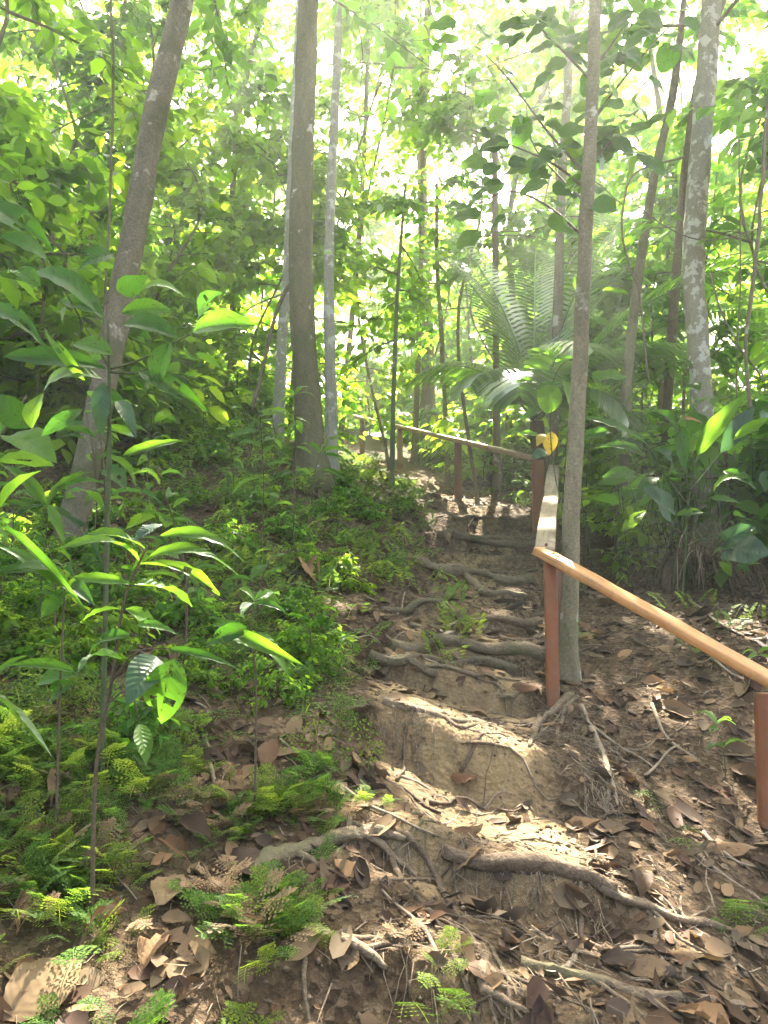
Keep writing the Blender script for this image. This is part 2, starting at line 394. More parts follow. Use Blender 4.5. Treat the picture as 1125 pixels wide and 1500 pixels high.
# ------------------------------------------------------------------ ground sheet
def axis(a, b, n, c, dense, half):
    # spacing grows away from the centre c
    u = np.linspace(-1, 1, n)
    return u
def grown(lo, hi, x0, x1, fine, grow=1.06):
    xs = list(np.arange(x0, x1, fine)); s = fine
    x = x1
    while x < hi: xs.append(x); s *= grow; x += s
    xs.append(hi)
    s = fine; x = x0 - fine; left = []
    while x > lo: left.append(x); s *= grow; x -= s
    left.append(lo)
    return np.array(left[::-1] + xs)
gx = grown(-62, 62, -2.6, 2.9, .029, 1.08); gy = grown(-25, 90, 1.7, 5.6, .026, 1.013)
X, Y = np.meshgrid(gx, gy)
Z = gz(X.ravel(), Y.ravel())
nx, ny = len(gx), len(gy)
ii = (np.arange(ny - 1)[:, None] * nx + np.arange(nx - 1)[None, :])
Qg = np.stack([ii, ii + 1, ii + nx + 1, ii + nx], -1).reshape(-1, 4)
gme = mesh_arrays('ground', np.c_[X.ravel(), Y.ravel(), Z], quads=Qg)
xr, yr = X.ravel(), Y.ravel()
pd = path_d(xr, yr)
clay = (1 - sstep(.45, 1.15, pd + .3 * fbm(xr * 1.5, yr * 1.5, 3))) * np.interp(yr, [2.0, 2.6, 2.9, 4.3, 5.2, 9, 16], [.42, .35, .95, .9, .55, .5, .4])
clay = np.maximum(clay, .9 * np.exp(-((xr - .35) ** 2 / .35 ** 2 + (yr - 3.7) ** 2 / .45 ** 2)))
at = gme.attributes.new('clay', 'FLOAT', 'POINT'); at.data.foreach_set('value', clay.astype(np.float32))
left = sstep(.9, 2.0, (np.interp(yr, PY, PX) - xr) / .65)
moss = np.maximum(left * .45, sstep(9, 16, yr) * .6) * (1 - clay)
at = gme.attributes.new('moss', 'FLOAT', 'POINT'); at.data.foreach_set('value', moss.astype(np.float32))
ground = obj('ground', gme, M_ground, kind='structure'); ground['label'] = 'forest floor with eroded clay footpath climbing the slope'

# ------------------------------------------------------------------ sun gaps: open shafts between the leaves overhead
SPOTS = [(850,1258,.30),(800,1225,.18),(648,1110,.20),(710,1165,.18),(612,1435,.14),(635,1475,.12),(550,1208,.10),(955,1175,.10),(1000,1180,.06),(905,1320,.13),(940,1285,.10),
         (1010,1390,.06),(255,1410,.13),(60,1470,.12),(150,1480,.06),(840,1110,.07),(640,770,.12),(610,735,.10),(690,770,.12),(1095,1190,.05),(430,1080,.06),(820,1450,.06),
         (700,1440,.05),(480,1440,.04),(1000,1290,.05),(540,690,.4),(600,660,.5),(330,800,.12),(500,880,.08),(760,880,.08),(745,1300,.05)]
TUB = [(G(u, v), r) for u, v, r in SPOTS]
TUB += [(P(965, 905, 4.15), .11), (P(850, 850, 4.5), .05), (P(805, 770, 5.4), .05), (P(806, 740, 6.3), .06), (P(212, 995, 2.3), .07), (P(215, 785, 2.3), .09), (P(300, 800, 2.3), .10), (P(400, 955, 2.5), .06),
        (P(175, 500, 6.3), .16), (P(200, 640, 6.2), .12), (P(100, 560, 2.9), .05), (P(230, 655, 2.9), .07), (P(1045, 620, 6.3), .2), (P(640, 700, 12), .4), (P(720, 660, 11), .7)]
def keep(C, S):
    k = np.ones(len(C), bool)
    for o, r in TUB:
        v = C - o; al = v @ SDIR
        pr = np.linalg.norm(v - al[:, None] * SDIR, axis=1)
        k &= ~((al > .5) & (pr < r + .35 * S))
    return k

# ------------------------------------------------------------------ leaf masses
T5 = np.array([[0, 0, 0], [-.30, .42, .07], [0, .45, 0], [.30, .42, .07], [0, 1, -.12]])
T5F = np.array([[0, 2, 1], [0, 3, 2], [1, 2, 4], [2, 3, 4]])
T8 = np.array([[0, 0, 0], [-.21, .25, .05], [0, .27, .01], [.21, .25, .05], [-.24, .58, .03], [0, .6, -.01], [.24, .58, .03], [0, 1, -.14]])
T8F = np.array([[0, 2, 1], [0, 3, 2], [1, 2, 5], [1, 5, 4], [2, 3, 6], [2, 6, 5], [4, 5, 7], [5, 6, 7]])
def leaf_mass(name, B, D, N, S, rich, wscale=1.0, dry=False):
    T, TF = (T11, T11F) if dry else (T8, T8F) if rich else (T5, T5F)
    D = D / np.linalg.norm(D, axis=1)[:, None]
    Xa = np.cross(D, N); Xa /= np.linalg.norm(Xa, axis=1)[:, None] + 1e-9
    Na = np.cross(Xa, D)
    w = wscale * np.random.default_rng(3).uniform(.8, 1.25, len(B))
    zs = np.random.default_rng(4).uniform(-.6, 2.0, len(B)) if dry else np.ones(len(B))
    V = B[:, None, :] + S[:, None, None] * (T[None, :, 0, None] * w[:, None, None] * Xa[:, None, :] + T[None, :, 1, None] * D[:, None, :] + T[None, :, 2, None] * zs[:, None, None] * Na[:, None, :])
    F = (np.arange(len(B)) * len(T))[:, None, None] + TF[None]
    return mesh_arrays(name, V.reshape(-1, 3), tris=F.reshape(-1, 3), smooth=dry)
T11 = np.array([[0, 0, 0], [-.20, .18, .09], [0, .2, .0], [.22, .16, .06], [-.27, .45, .16], [0, .48, -.03], [.25, .5, .10], [-.20, .76, .07], [.01, .77, -.02], [.19, .74, .15], [.03, 1, .10]])
T11F = np.array([[0, 2, 1], [0, 3, 2], [1, 2, 5], [1, 5, 4], [2, 3, 6], [2, 6, 5], [4, 5, 8], [4, 8, 7], [5, 6, 9], [5, 9, 8], [7, 8, 10], [8, 9, 10]])
def unit(v): return v / (np.linalg.norm(v, axis=-1, keepdims=True) + 1e-9)
def crown_parts(trunk, r, R, cb, nl, nt, nk, S, upl=.3, droop=.25, twl=.55, asym=None):
    """limbs on a trunk polyline, twigs on limbs, leaves on twigs"""
    n = len(trunk)
    t = r.uniform(cb, 1, nl) ** .9; t = np.clip(t, cb, 1)
    st = np.array([np.interp(t, np.linspace(0, 1, n), trunk[:, k]) for k in range(3)]).T
    az = r.uniform(0, 2 * math.pi, nl) + np.arange(nl) * 2.4
    if asym is not None: az = np.where(r.random(nl) < .6, asym + r.normal(0, .7, nl), az)
    el = r.uniform(-.1, .5, nl) + upl * (t - .5)
    ln = R * r.uniform(.55, 1.1, nl) * (1 - .45 * (t - cb) / (1 - cb + 1e-6))
    ld = np.c_[np.cos(az) * np.cos(el), np.sin(az) * np.cos(el), np.sin(el)]
    def on_limb(i, s):
        p = st[i] + ld[i] * (ln[i] * s)[..., None]
        p[..., 2] -= droop * ln[i] * s * s
        return p
    limbs = [on_limb(np.full(5, i), np.linspace(0, 1, 5)) for i in range(nl)]
    i = np.repeat(np.arange(nl), nt); s = r.uniform(.2, 1, nl * nt)
    tp = on_limb(i, s)
    ta = az[i] + r.normal(0, .9, nl * nt); te = r.normal(.05, .35, nl * nt)
    td = np.c_[np.cos(ta) * np.cos(te), np.sin(ta) * np.cos(te), np.sin(te)]
    tl = twl * r.uniform(.5, 1.3, nl * nt)
    te_ = tp + td * tl[:, None]; te_[:, 2] -= .12 * tl
    j = np.repeat(np.arange(nl * nt), nk); q = np.tile((np.arange(nk) + .6) / nk, nl * nt) + r.normal(0, .05, nl * nt * nk)
    B = tp[j] + (te_ - tp)[j] * q[:, None]
    sd = np.where(np.tile(np.arange(nk), nl * nt) % 2 == 0, 1, -1)
    la = ta[j] + sd * r.uniform(.5, 1.2, len(j)); le = r.normal(-.38, .35, len(j))
    D = np.c_[np.cos(la) * np.cos(le), np.sin(la) * np.cos(le), np.sin(le)]
    N = np.array([0, 0, 1.0]) + r.normal(0, .42, (len(j), 3))
    SZ = S * r.uniform(.65, 1.25, len(j))
    return limbs, ln, tp, te_, B, D, N, SZ
def twig_mesh(limbs, lr, tp, te, tr, mb, twigs=True):
    for L, r in zip(limbs, lr):
        V, Q, T = tube(L, np.linspace(r, r * .25, len(L)), 5); mb.add(V, Q, T)
    if twigs:
        a = np.array([0, 2.09, 4.19]); c = np.stack([np.cos(a), np.zeros(3), np.sin(a)], -1) * tr
        n = len(tp)
        V = np.concatenate([tp[:, None, :] + c[None], te[:, None, :] + c[None] * .4], 1).reshape(-1, 3)
        b = (np.arange(n) * 6)[:, None]
        Q = np.stack([np.c_[b + k, b + (k + 1) % 3, b + 3 + (k + 1) % 3, b + 3 + k] for k in range(3)], 1).reshape(-1, 4)
        mb.add(V, Q)
def add_crown(root, trunk, seed, R, cb, nl, nt, nk, S, mat, bark, rich=False, lr=.02, twigs=True, cull=True, **k):
    r = np.random.default_rng(seed)
    limbs, ln, tp, te, B, D, N, SZ = crown_parts(trunk, r, R, cb, nl, nt, nk, S, **k)
    if cull:
        kp = keep(B + D * SZ[:, None] * .5, SZ)
        B, D, N, SZ = B[kp], D[kp], N[kp], SZ[kp]
    if cull:
        kt = keep((tp + te) / 2, np.linalg.norm(te - tp, axis=1)); tp, te = tp[kt], te[kt]
    mb = MB(); twig_mesh(limbs, lr * ln / R, tp, te, .004, mb, twigs)
    obj('branches', mb.mesh('branches'), bark, root, 'stuff')
    obj('crown', leaf_mass('crown', B, D, N, SZ, rich), mat, root, 'stuff')
def flare(z, r0): return 1 + .8 * np.exp(-np.maximum(z, 0) / .22)

def make_trunk(root, pts, radii, bark, sides=20, seed=0, n=70, fl=.8, nz=.10):
    p = spline(pts, n); r = np.interp(np.linspace(0, 1, n), np.linspace(0, 1, len(radii)), radii)
    h = p[:, 2] - p[0, 2]
    r = r * (1 + fl * np.exp(-np.maximum(h, 0) / (2.2 * r[0])))
    # sink the foot a little
    p = np.vstack([p[0] - (p[1] - p[0]) / np.linalg.norm(p[1] - p[0]) * .12, p]); r = np.concatenate([[r[0] * 1.1], r])
    obj('trunk', tube_mesh('trunk', p, r, sides, noise=nz, nf=3.0, seed=seed), bark, root)
    return p
def px_trunk(pix, ground=True, up=None):
    """pix: (u, v, Y, width_px) from the ground upwards"""
    pts = [P(u, v, Yd) for u, v, Yd, w in pix]
    rad = [w / 2 / F * Yd for u, v, Yd, w in pix]
    if ground: pts[0][2] = gz1(pts[0][0], pts[0][1])
    if up:
        d = pts[-1] - pts[-2]; d = d / np.linalg.norm(d)
        for k in range(1, 4):
            d = d * .8 + np.array([0, 0, .2]); d /= np.linalg.norm(d)
            pts.append(pts[-1] + d * up / 3); rad.append(rad[-1] * .86)
    return pts, rad

NAMED = [
 ('leaning_tree', 'thick brown tree leaning right, at the left of the trail behind broad leaves', B_left,
  [(98,830,5.6,42),(128,680,5.7,40),(165,500,5.8,38),(190,370,5.8,37),(215,230,5.85,36),(240,110,5.9,35),(268,0,6.0,34)], 4.5, (3.0, .68, 16, 12, 9, .17, M_mid)),
 ('forest_tree', 'straight greenish tree with pale lichen spots, thickest trunk left of the path', B_green,
  [(458,705,8.3,44),(452,620,8.3,38),(445,500,8.3,36),(441,380,8.3,35),(443,250,8.3,34),(448,100,8.3,33),(452,0,8.3,32)], 6, (3.2, .68, 18, 12, 9, .18, M_mid)),
 ('pale_tree', 'thin pale grey trunk close behind the thick lichen-spotted tree', B_pale,
  [(486,690,9.3,20),(484,560,9.3,17),(482,400,9.3,15),(486,250,9.3,14),(494,90,9.3,13),(496,0,9.3,12)], 5, (2.6, .6, 14, 12, 9, .16, M_bright)),
 ('pale_tree', 'short stretch of pale mottled trunk seen left of the thick lichen-spotted tree', B_pale,
  [(407,640,10.2,18),(412,520,10.2,16),(422,380,10.2,15),(430,200,10.2,14),(440,0,10.3,12)], 5, (2.8, .6, 14, 12, 9, .17, M_mid)),
 ('mottled_tree', 'sturdy grey mottled tree at the upper right, its foot hidden by broad leaves', B_mott,
  [(1032,690,8.0,36),(1030,600,8.0,32),(1022,500,8.0,31),(1016,400,8.0,31),(1020,300,8.0,31),(1032,150,8.0,32),(1042,0,8.0,30)], 5, (3.0, .6, 16, 12, 9, .17, M_mid)),
 ('thin_tree', 'thin brownish trunk rising behind the handrail corner, left of the slim tree', B_slim,
  [(806,700,9.4,17),(813,560,9.4,15),(818,420,9.4,14),(822,280,9.4,13),(832,120,9.4,12),(838,0,9.4,11)], 4, (2.0, .6, 10, 10, 9, .15, M_bright)),
 ('bent_tree', 'bent thin grey trunk curving right between slim tree and mottled tree', B_slim,
  [(912,765,8.2,17),(915,660,8.2,15),(922,520,8.2,15),(936,400,8.2,14),(958,260,8.2,13),(985,140,8.2,12),(1000,20,8.2,10)], 3, (2.0, .65, 10, 10, 9, .15, M_mid)),
 ('young_tree', 'pencil-thin green sapling trunk in front of the far handrail', B_pole,
  [(574,705,10.2,8),(576,600,10.2,7),(579,500,10.2,6),(584,400,10.2,5),(594,270,10.2,4)], None, (1.4, .45, 9, 7, 8, .15, M_bright)),
 ('young_tree', 'thin young tree behind the far handrail, between its two posts', B_slim,
  [(657,700,12.5,8),(652,600,12.5,7),(646,480,12.5,7),(640,380,12.5,6),(640,270,12.5,5)], None, (1.9, .45, 10, 8, 8, .16, M_mid)),
 ('lit_stump_tree', 'grey trunk standing beyond the top of the trail above the far handrail', B_bg,
  [(628,640,17,22),(627,520,17,19),(622,400,17,17),(618,200,17,15),(625,60,17,13)], 4, (3.0, .5, 14, 12, 9, .2, M_bright)),
]
for i, (nm, lab, bark, pix, up, cr) in enumerate(NAMED):
    pts, rad = px_trunk(pix, True, up)
    root = thing(nm, lab, 'tree', pts[0])
    p = make_trunk(root, pts, rad, bark, seed=40 + i, fl=(.15 if i == 0 else .4) if rad[0] > .05 else .2)
    R, cb, nl, nt, nk, S, mat = cr
    add_crown(root, p, 900 + i, R, cb, nl, nt, nk, S, mat, B_bg, rich=True, lr=.024)

# ------------------------------------------------------------------ slim tree at the rail with round leaves
def round_leaf(name, n=18, seed=0, notch=.0, wav=.04):
    a = np.linspace(-math.pi / 2, 1.5 * math.pi, n, endpoint=False)
    V = [[0, .12, 0]]; U = [[0, .1]]
    for k, f in ((1, .55), (2, 1.0)):
        for t in a:
            rr = .5 * f * (1 - notch * math.exp(-((t + math.pi / 2) / .4) ** 2) - notch * math.exp(-((t - 1.5 * math.pi) / .4) ** 2))
            x = rr * math.cos(t) * .92; y = .5 + rr * math.sin(t) * 1.0 + (.10 * max(0, math.sin(t)) ** 8 if k == 2 else 0)
            V.append([x, y, .10 * abs(x) - .25 * (y - .35) ** 2 + wav * f * math.sin(5 * t + seed)]); U.append([2 * x, y])
    V[0] = [0, .42, 0]; U[0] = [0, .42]
    T = [[0, 1 + i, 1 + (i + 1) % n] for i in range(n)]
    Q = [[1 + i, 1 + n + i, 1 + n + (i + 1) % n, 1 + (i + 1) % n] for i in range(n)]
    return mesh_arrays(name, V, quads=Q, tris=T, uv=U)
def long_leaf(name, arch=.1, nseg=10, fold=.16, wav=.012, widest=.45, tip=1.25, seed=0, eaten=0, cols=5, twist=0.0, curl=0.0):
    """unit leaf: base at origin, tip at (0,1,0), width 1 at its widest"""
    r = np.random.default_rng(seed)
    ts = np.linspace(0, 1, nseg + 1); cs = np.linspace(-1, 1, cols)
    p = math.log(.5) / math.log(widest)
    w = np.sin(math.pi * ts ** p) ** .85 * (1 - .25 * ts ** 4) ; w = w / w.max(); w[ts < .09] = .035; w[-1] = .01
    V = []; U = []
    for t, ww in zip(ts, w):
        for c in cs:
            ang = curl * c * ww
            x = .5 * ww * (math.sin(ang) / curl if curl else c)
            z = (.28 * fold * abs(c) * ww) + arch * 4 * t * (1 - t) + wav * math.sin(t * 22 + seed + 2 * np.sign(c)) * abs(c)
            if curl: z += .5 * ww * (1 - math.cos(ang)) / curl * .5
            V.append([x, t, z + twist * x * (t - .5) + (r.normal(0, .008) if eaten else 0)]); U.append([c, t])
    Q = []
    bites = [(r.uniform(-.9, .9), r.uniform(.15, .95), r.uniform(.05, .16)) for _ in range(eaten)]
    for i in range(nseg):
        for j in range(cols - 1):
            cm = (cs[j] + cs[j + 1]) / 2; tm = (ts[i] + ts[i + 1]) / 2
            if any(abs(cm - b[0]) * .5 < b[2] and abs(tm - b[1]) < b[2] * .8 for b in bites) and abs(cm) > .1: continue
            a = i * cols + j; Q.append([a, a + 1, a + cols + 1, a + cols])
    return mesh_arrays(name, V, quads=Q, uv=U)
LEAF = [long_leaf('leaf_shape', a, seed=k, fold=f, twist=tw) for k, (a, f, tw) in enumerate([(.05, .16, .2), (.12, .22, -.3), (.2, .12, .3), (.10, .35, 0)])] + [long_leaf('leaf_shape', .1, seed=14, fold=.2, twist=.4, eaten=2, cols=7), long_leaf('leaf_shape', .16, seed=19, fold=.25, twist=-.5, eaten=3, cols=7, widest=.38)]
ROUND = [round_leaf('round_leaf_shape', seed=k, notch=nn) for k, nn in enumerate([.05, .25, .1])]
HEART = round_leaf('heart_leaf_shape', n=26, seed=2, notch=.62, wav=.035)
def mcopy(meshes, mat): # the same shapes carrying another material
    out = []
    for m in meshes:
        c = m.copy(); c.materials.clear(); c.materials.append(mat); out.append(c)
    return out
L_big, L_bigb, L_gloss, L_yel, L_or = (mcopy(LEAF, m) for m in (M_big, M_bigb, M_glossy, M_yleaf, M_oleaf))
R_mid, R_bright, R_yel = mcopy(ROUND, M_big), mcopy(ROUND, M_bigb), mcopy(ROUND, M_yleaf)
H_gloss = mcopy([HEART], M_glossy)
def leaf_at(me, p0, p1, width, hint=(0, -.35, .9), parent=None, name='leaf', roll=0.0):
    p0 = np.asarray(p0, float); p1 = np.asarray(p1, float)
    y = p1 - p0; L = np.linalg.norm(y); yd = y / L
    h = np.asarray(hint, float); x = np.cross(yd, h)
    if np.linalg.norm(x) < .05: x = np.cross(yd, np.array([.3, -1, .2]))
    x /= np.linalg.norm(x); z = np.cross(x, yd)
    if roll: c, s = math.cos(roll), math.sin(roll); x, z = c * x + s * z, c * z - s * x
    M = Matrix(((x[0] * width, y[0], z[0] * L, p0[0]), (x[1] * width, y[1], z[1] * L, p0[1]), (x[2] * width, y[2], z[2] * L, p0[2]), (0, 0, 0, 1)))
    o = bpy.data.objects.new(name, me); COL.objects.link(o)
    if parent is not None:
        o.parent = parent; o.matrix_parent_inverse = Matrix.Translation(-parent.location)
    o.matrix_basis = M
    return o

pix = [(832,1018,4.95,27),(834,900,4.95,25),(838,740,4.98,24),(846,600,5.0,23),(853,450,5.0,22),(860,300,5.0,21),(867,150,5.05,20),(872,0,5.1,19)]
pts, rad = px_trunk(pix, True, 3.5)
root = thing('slim_tree', 'slim tree growing against the handrail corner, round leaves on its high branches', 'tree', pts[0])
ptk = make_trunk(root, pts, rad, B_slim, seed=77, fl=.35, n=80)
r = np.random.default_rng(12)
brs = [[(862,260,5.1),(800,190,5.5),(740,110,5.8),(690,60,6.0)],[(862,280,5.1),(810,240,5.4),(755,215,5.7),(690,190,5.9)],[(858,350,5.0),(800,300,5.3),(745,280,5.6),(700,300,5.8)],
       [(866,180,5.1),(910,120,5.5),(960,60,5.8),(1000,20,6.0)],[(864,240,5.1),(905,200,5.5),(940,190,5.7)],[(868,120,5.1),(810,60,5.5),(760,10,5.8)],[(868,100,5.1),(900,60,5.4),(930,10,5.7)],
       [(862,300,5.1),(830,270,5.5),(780,210,5.9),(770,140,6.2)]]
for b in brs:
    sp = spline([P(*q) for q in b], 14)
    obj('branch', tube_mesh('branch', sp, np.linspace(.012, .003, 14), 5, seed=3), B_stem, root)
    for k in range(30):
        t = r.uniform(.08, 1); q = np.array([np.interp(t, np.linspace(0, 1, 14), sp[:, c]) for c in range(3)])
        a = r.uniform(0, 6.28); s = r.uniform(.14, .23)
        d = np.array([math.cos(a), math.sin(a), r.normal(-.35, .35)]); d /= np.linalg.norm(d)
        q = q + d * r.uniform(.02, .16) + np.array([0, 0, r.normal(0, .09)])
        if not keep((q + d * s * .5)[None], np.array([s * .5]))[0]: continue
        leaf_at((R_bright if r.random() < .25 else R_mid)[r.integers(3)], q, q + d * s, s * r.uniform(.8, 1), (r.normal(0, .4), r.normal(-.9, .4), .55), root)
r2 = np.random.default_rng(90)
add_crown(root, ptk, 77, 1.8, .78, 12, 10, 8, .15, M_mid, B_bg, rich=True, lr=.02)

# leaves that hang about the handrail corner
base = G(842, 1010)
root = thing('climbing_vine', 'round-leaved vine with one yellow leaf hanging by the handrail corner', 'vine', base)
vp = spline([P(838, 900, 4.9), P(826, 760, 5.05), P(812, 690, 5.2), P(806, 610, 5.25), P(818, 540, 5.2), P(858, 520, 5.05)], 24)
obj('stem', tube_mesh('stem', vp, .005, 5), B_gstem, root)
for u0, v0, u1, v1, w, fam in [(803,545,772,535,14,R_bright),(790,560,760,556,13,R_bright),(806,562,803,600,42,R_bright),(826,555,836,608,22,L_bigb),(822,560,785,566,10,R_mid),
      (862,552,915,548,24,R_mid),(790,637,762,633,12,R_bright),(808,632,803,668,22,L_yel),(797,636,786,654,14,L_yel),(800,662,778,672,18,L_gloss),(880,425,920,428,14,R_bright),(842,404,845,424,10,R_bright),
      (806,520,775,512,14,R_bright),(812,530,845,524,14,R_mid),(850,640,890,630,22,R_mid),(790,600,768,610,16,R_mid)]:
    Yd = 5.15 + r.normal(0, .08)
    lf = leaf_at(fam[r.integers(3)], P(u0, v0, Yd), P(u1, v1, Yd - .05), w / F * Yd, (r.normal(0, .3), -.8, .5), root)
    if fam is L_yel: lf['label'] = 'yellow leaf'

# ------------------------------------------------------------------ handrail
def beam(name, p0, p1, w, h, mat, parent, seed=0, bend=0.0, up=(0, 0, 1), n=14, ch=.006, warp=.004):
    """sawn bar from p0 to p1 (centre of its top face), chamfered edges, a little warped"""
    p0 = np.asarray(p0, float); p1 = np.asarray(p1, float)
    L = np.linalg.norm(p1 - p0); x = (p1 - p0) / L
    s = np.cross(np.asarray(up, float), x); s /= np.linalg.norm(s); z = np.cross(x, s)
    hw = w / 2
    prof = [(-hw + ch, 0), (hw - ch, 0), (hw, -ch), (hw, -h + ch), (hw - ch, -h), (-hw + ch, -h), (-hw, -h + ch), (-hw, -ch)]
    V = []; t = np.linspace(0, 1, n)
    for i, q in enumerate(t):
        oz = bend * 4 * q * (1 - q); wb = warp * (fbm(np.array([q * 6]), np.array([seed + .5]), 3)[0])
        for k, (a, b) in enumerate(prof):
            j = warp * .8 * vnoise(np.array([q * 9 + k * 3.1]), np.array([seed * 1.7]), 8)[0]
            V.append([q * L, a + wb + j, b + oz + j])
    Q = [[i * 8 + k, (i + 1) * 8 + k, (i + 1) * 8 + (k + 1) % 8, i * 8 + (k + 1) % 8] for i in range(n - 1) for k in range(8)]
    nv = len(V); V += [[0, 0, -h / 2], [L, 0, -h / 2]]
    T = [[nv, k, (k + 1) % 8] for k in range(8)] + [[nv + 1, (n - 1) * 8 + (k + 1) % 8, (n - 1) * 8 + k] for k in range(8)]
    me = mesh_arrays(name, V, quads=Q, tris=T, smooth=False)
    o = obj(name, me, mat, parent)
    o.matrix_basis = Matrix(((x[0], s[0], z[0], p0[0]), (x[1], s[1], z[1], p0[1]), (x[2], s[2], z[2], p0[2]), (0, 0, 0, 1)))
    return o
C1 = P(801, 806, 4.60)
rail_root = thing('handrail', 'wooden handrail with red-brown posts climbing the right side of the trail', 'handrail', (C1[0], C1[1], gz1(C1[0], C1[1])))
E1 = P(1215, 1036, 3.35)
o = beam('rail', C1 + (C1 - E1) / np.linalg.norm(C1 - E1) * .05, E1, .12, .048, W_orange, rail_root, 1, warp=.006); o['label'] = 'orange-brown smooth rail in front'
E2 = P(811, 681, 8.35)
o = beam('rail', C1 + np.array([-.01, .03, .012]), E2, .12, .055, W_grey, rail_root, 2, bend=-.012, warp=.014); o['label'] = 'grey weathered rail'
S3 = P(782, 667, 8.75); E3 = P(508, 605, 16.6)
o = beam('rail', S3, E3, .10, .06, W_far, rail_root, 3, warp=.01); o['label'] = 'long reddish rail leading to the top of the trail'
def post(top, w, mat, label=None, seed=0, lean=0, d=None):
    x, y = top[0], top[1]; b = np.array([x + lean, y + .01, gz1(x, y) - .15])
    o = beam('post', b, top, w, d or w * .8, mat, rail_root, seed, up=(0, -1, 0.0), n=8, ch=.005)
    if label: o['label'] = label
    return o
tdir = (E1 - C1) / np.linalg.norm(E1 - C1)
def under(p, dz): q = p.copy(); q[2] -= dz; return q
post(under(P(805, 812, 4.60), .045) + np.array([0, -.03, 0]), .07, W_red, 'red-brown painted post at the rail corner', 11, .015)
post(under(P(822, 806, 4.95), .04), .09, W_brown, 'dark unpainted post behind the corner post', 12)
e1 = (P(1118, 1000, 3.66)); post(under(e1, .05) + np.array([0, -.03, 0]), .072, W_red, 'red-brown post at the right edge', 13)
post(under(P(789, 671, 8.75), .02), .125, W_red, 'thick post where the two rails meet', 14)
def on3(u):  # point of the far rail seen at column u
    best = min(np.linspace(0, 1, 400), key=lambda t: abs(((S3 + t * (E3 - S3))[0] / (S3 + t * (E3 - S3))[1] * (math.cos(PITCH))) * F + 562.5 - u))
    return S3 + best * (E3 - S3)
post(under(on3(672), .05), .10, W_brown, seed=15); post(under(on3(586), .05), .095, W_far, seed=16); post(under(on3(530), .05), .095, W_brown, seed=17)

M_bolt = bark_mat('rusty_iron', (.06, .035, .02), (.16, .08, .04), scale=3, stretch=1)
for q, dn in [(C1 + tdir * .05, (0, 0, 1)), (C1 + tdir * .09, (0, 0, 1)), (C1 + (E2 - C1) / np.linalg.norm(E2 - C1) * .10 + np.array([0, 0, .014]), (0, 0, 1)), (e1 - tdir * .02, (0, 0, 1)), (e1 + tdir * .03, (0, 0, 1))]:
    pz = np.array(q) + np.array([random.gauss(0, .006), random.gauss(0, .006), 0])
    obj('bolt', tube_mesh('bolt', [pz - np.array([0, 0, .012]), pz + np.array([0, 0, .003]), pz + np.array([0, 0, .006])], [.009, .009, .006], 8), M_bolt, rail_root)

# ------------------------------------------------------------------ log steps and roots
def ground_line(px, n, lift):
    pts = [G(u, v) for u, v in px]
    p = spline(pts, n); p[:, 2] = gz(p[:, 0], p[:, 1]) + lift
    k = np.array([.25, .5, .25])
    for _ in range(3):
        q = p[:, 2].copy(); q[1:-1] = .25 * q[:-2] + .5 * q[1:-1] + .25 * q[2:]; p[:, 2] = q
    return p
def log_step(px, wpx, mat, label, nm='log_step', cat='log', lift=.3, seed=0):
    p = ground_line(px, 26, 0); Yd = p[:, 1].mean(); rr = wpx / 2 / F * Yd
    p[:, 2] += rr * lift
    me = tube_mesh(nm, p, rr * (1 + .15 * np.sin(np.linspace(0, 7, 26) + seed)), 16, noise=.2, nf=7, seed=seed)
    return tag(obj(nm, me, mat), label, cat)
log_step([(575,952),(629,945),(689,950),(741,956),(800,966)], 21, B_log, 'longest mossy log laid across the path beside the red corner post', seed=1, lift=.25)
log_step([(540,963),(600,967),(648,971),(700,977),(756,984)], 14, B_log, 'second log laid just below the longest mossy log', seed=2, lift=.2)
log_step([(520,984),(570,985),(640,993)], 12, B_log, 'short pale half-buried log under the two long step logs', seed=3)
log_step([(650,1262),(720,1266),(780,1270),(840,1284),(900,1310)], 25, B_rot, 'broken rotten log forming the step edge by the brightest sun patch', seed=4, lift=.0)
log_step([(560,895),(600,893),(655,897)], 10, B_log, 'short thin log step left of the path below the snaking root', seed=5)
log_step([(640,800),(700,803),(785,806)], 12, B_log, 'narrow log step high on the path near the weathered rail', seed=6)
log_step([(640,842),(700,842),(780,850)], 13, B_log, 'brown log step just above the snaking root', seed=7)
log_step([(660,905),(720,912),(790,915)], 12, B_rot, 'brown log step beneath the bare clay hollow', seed=8)
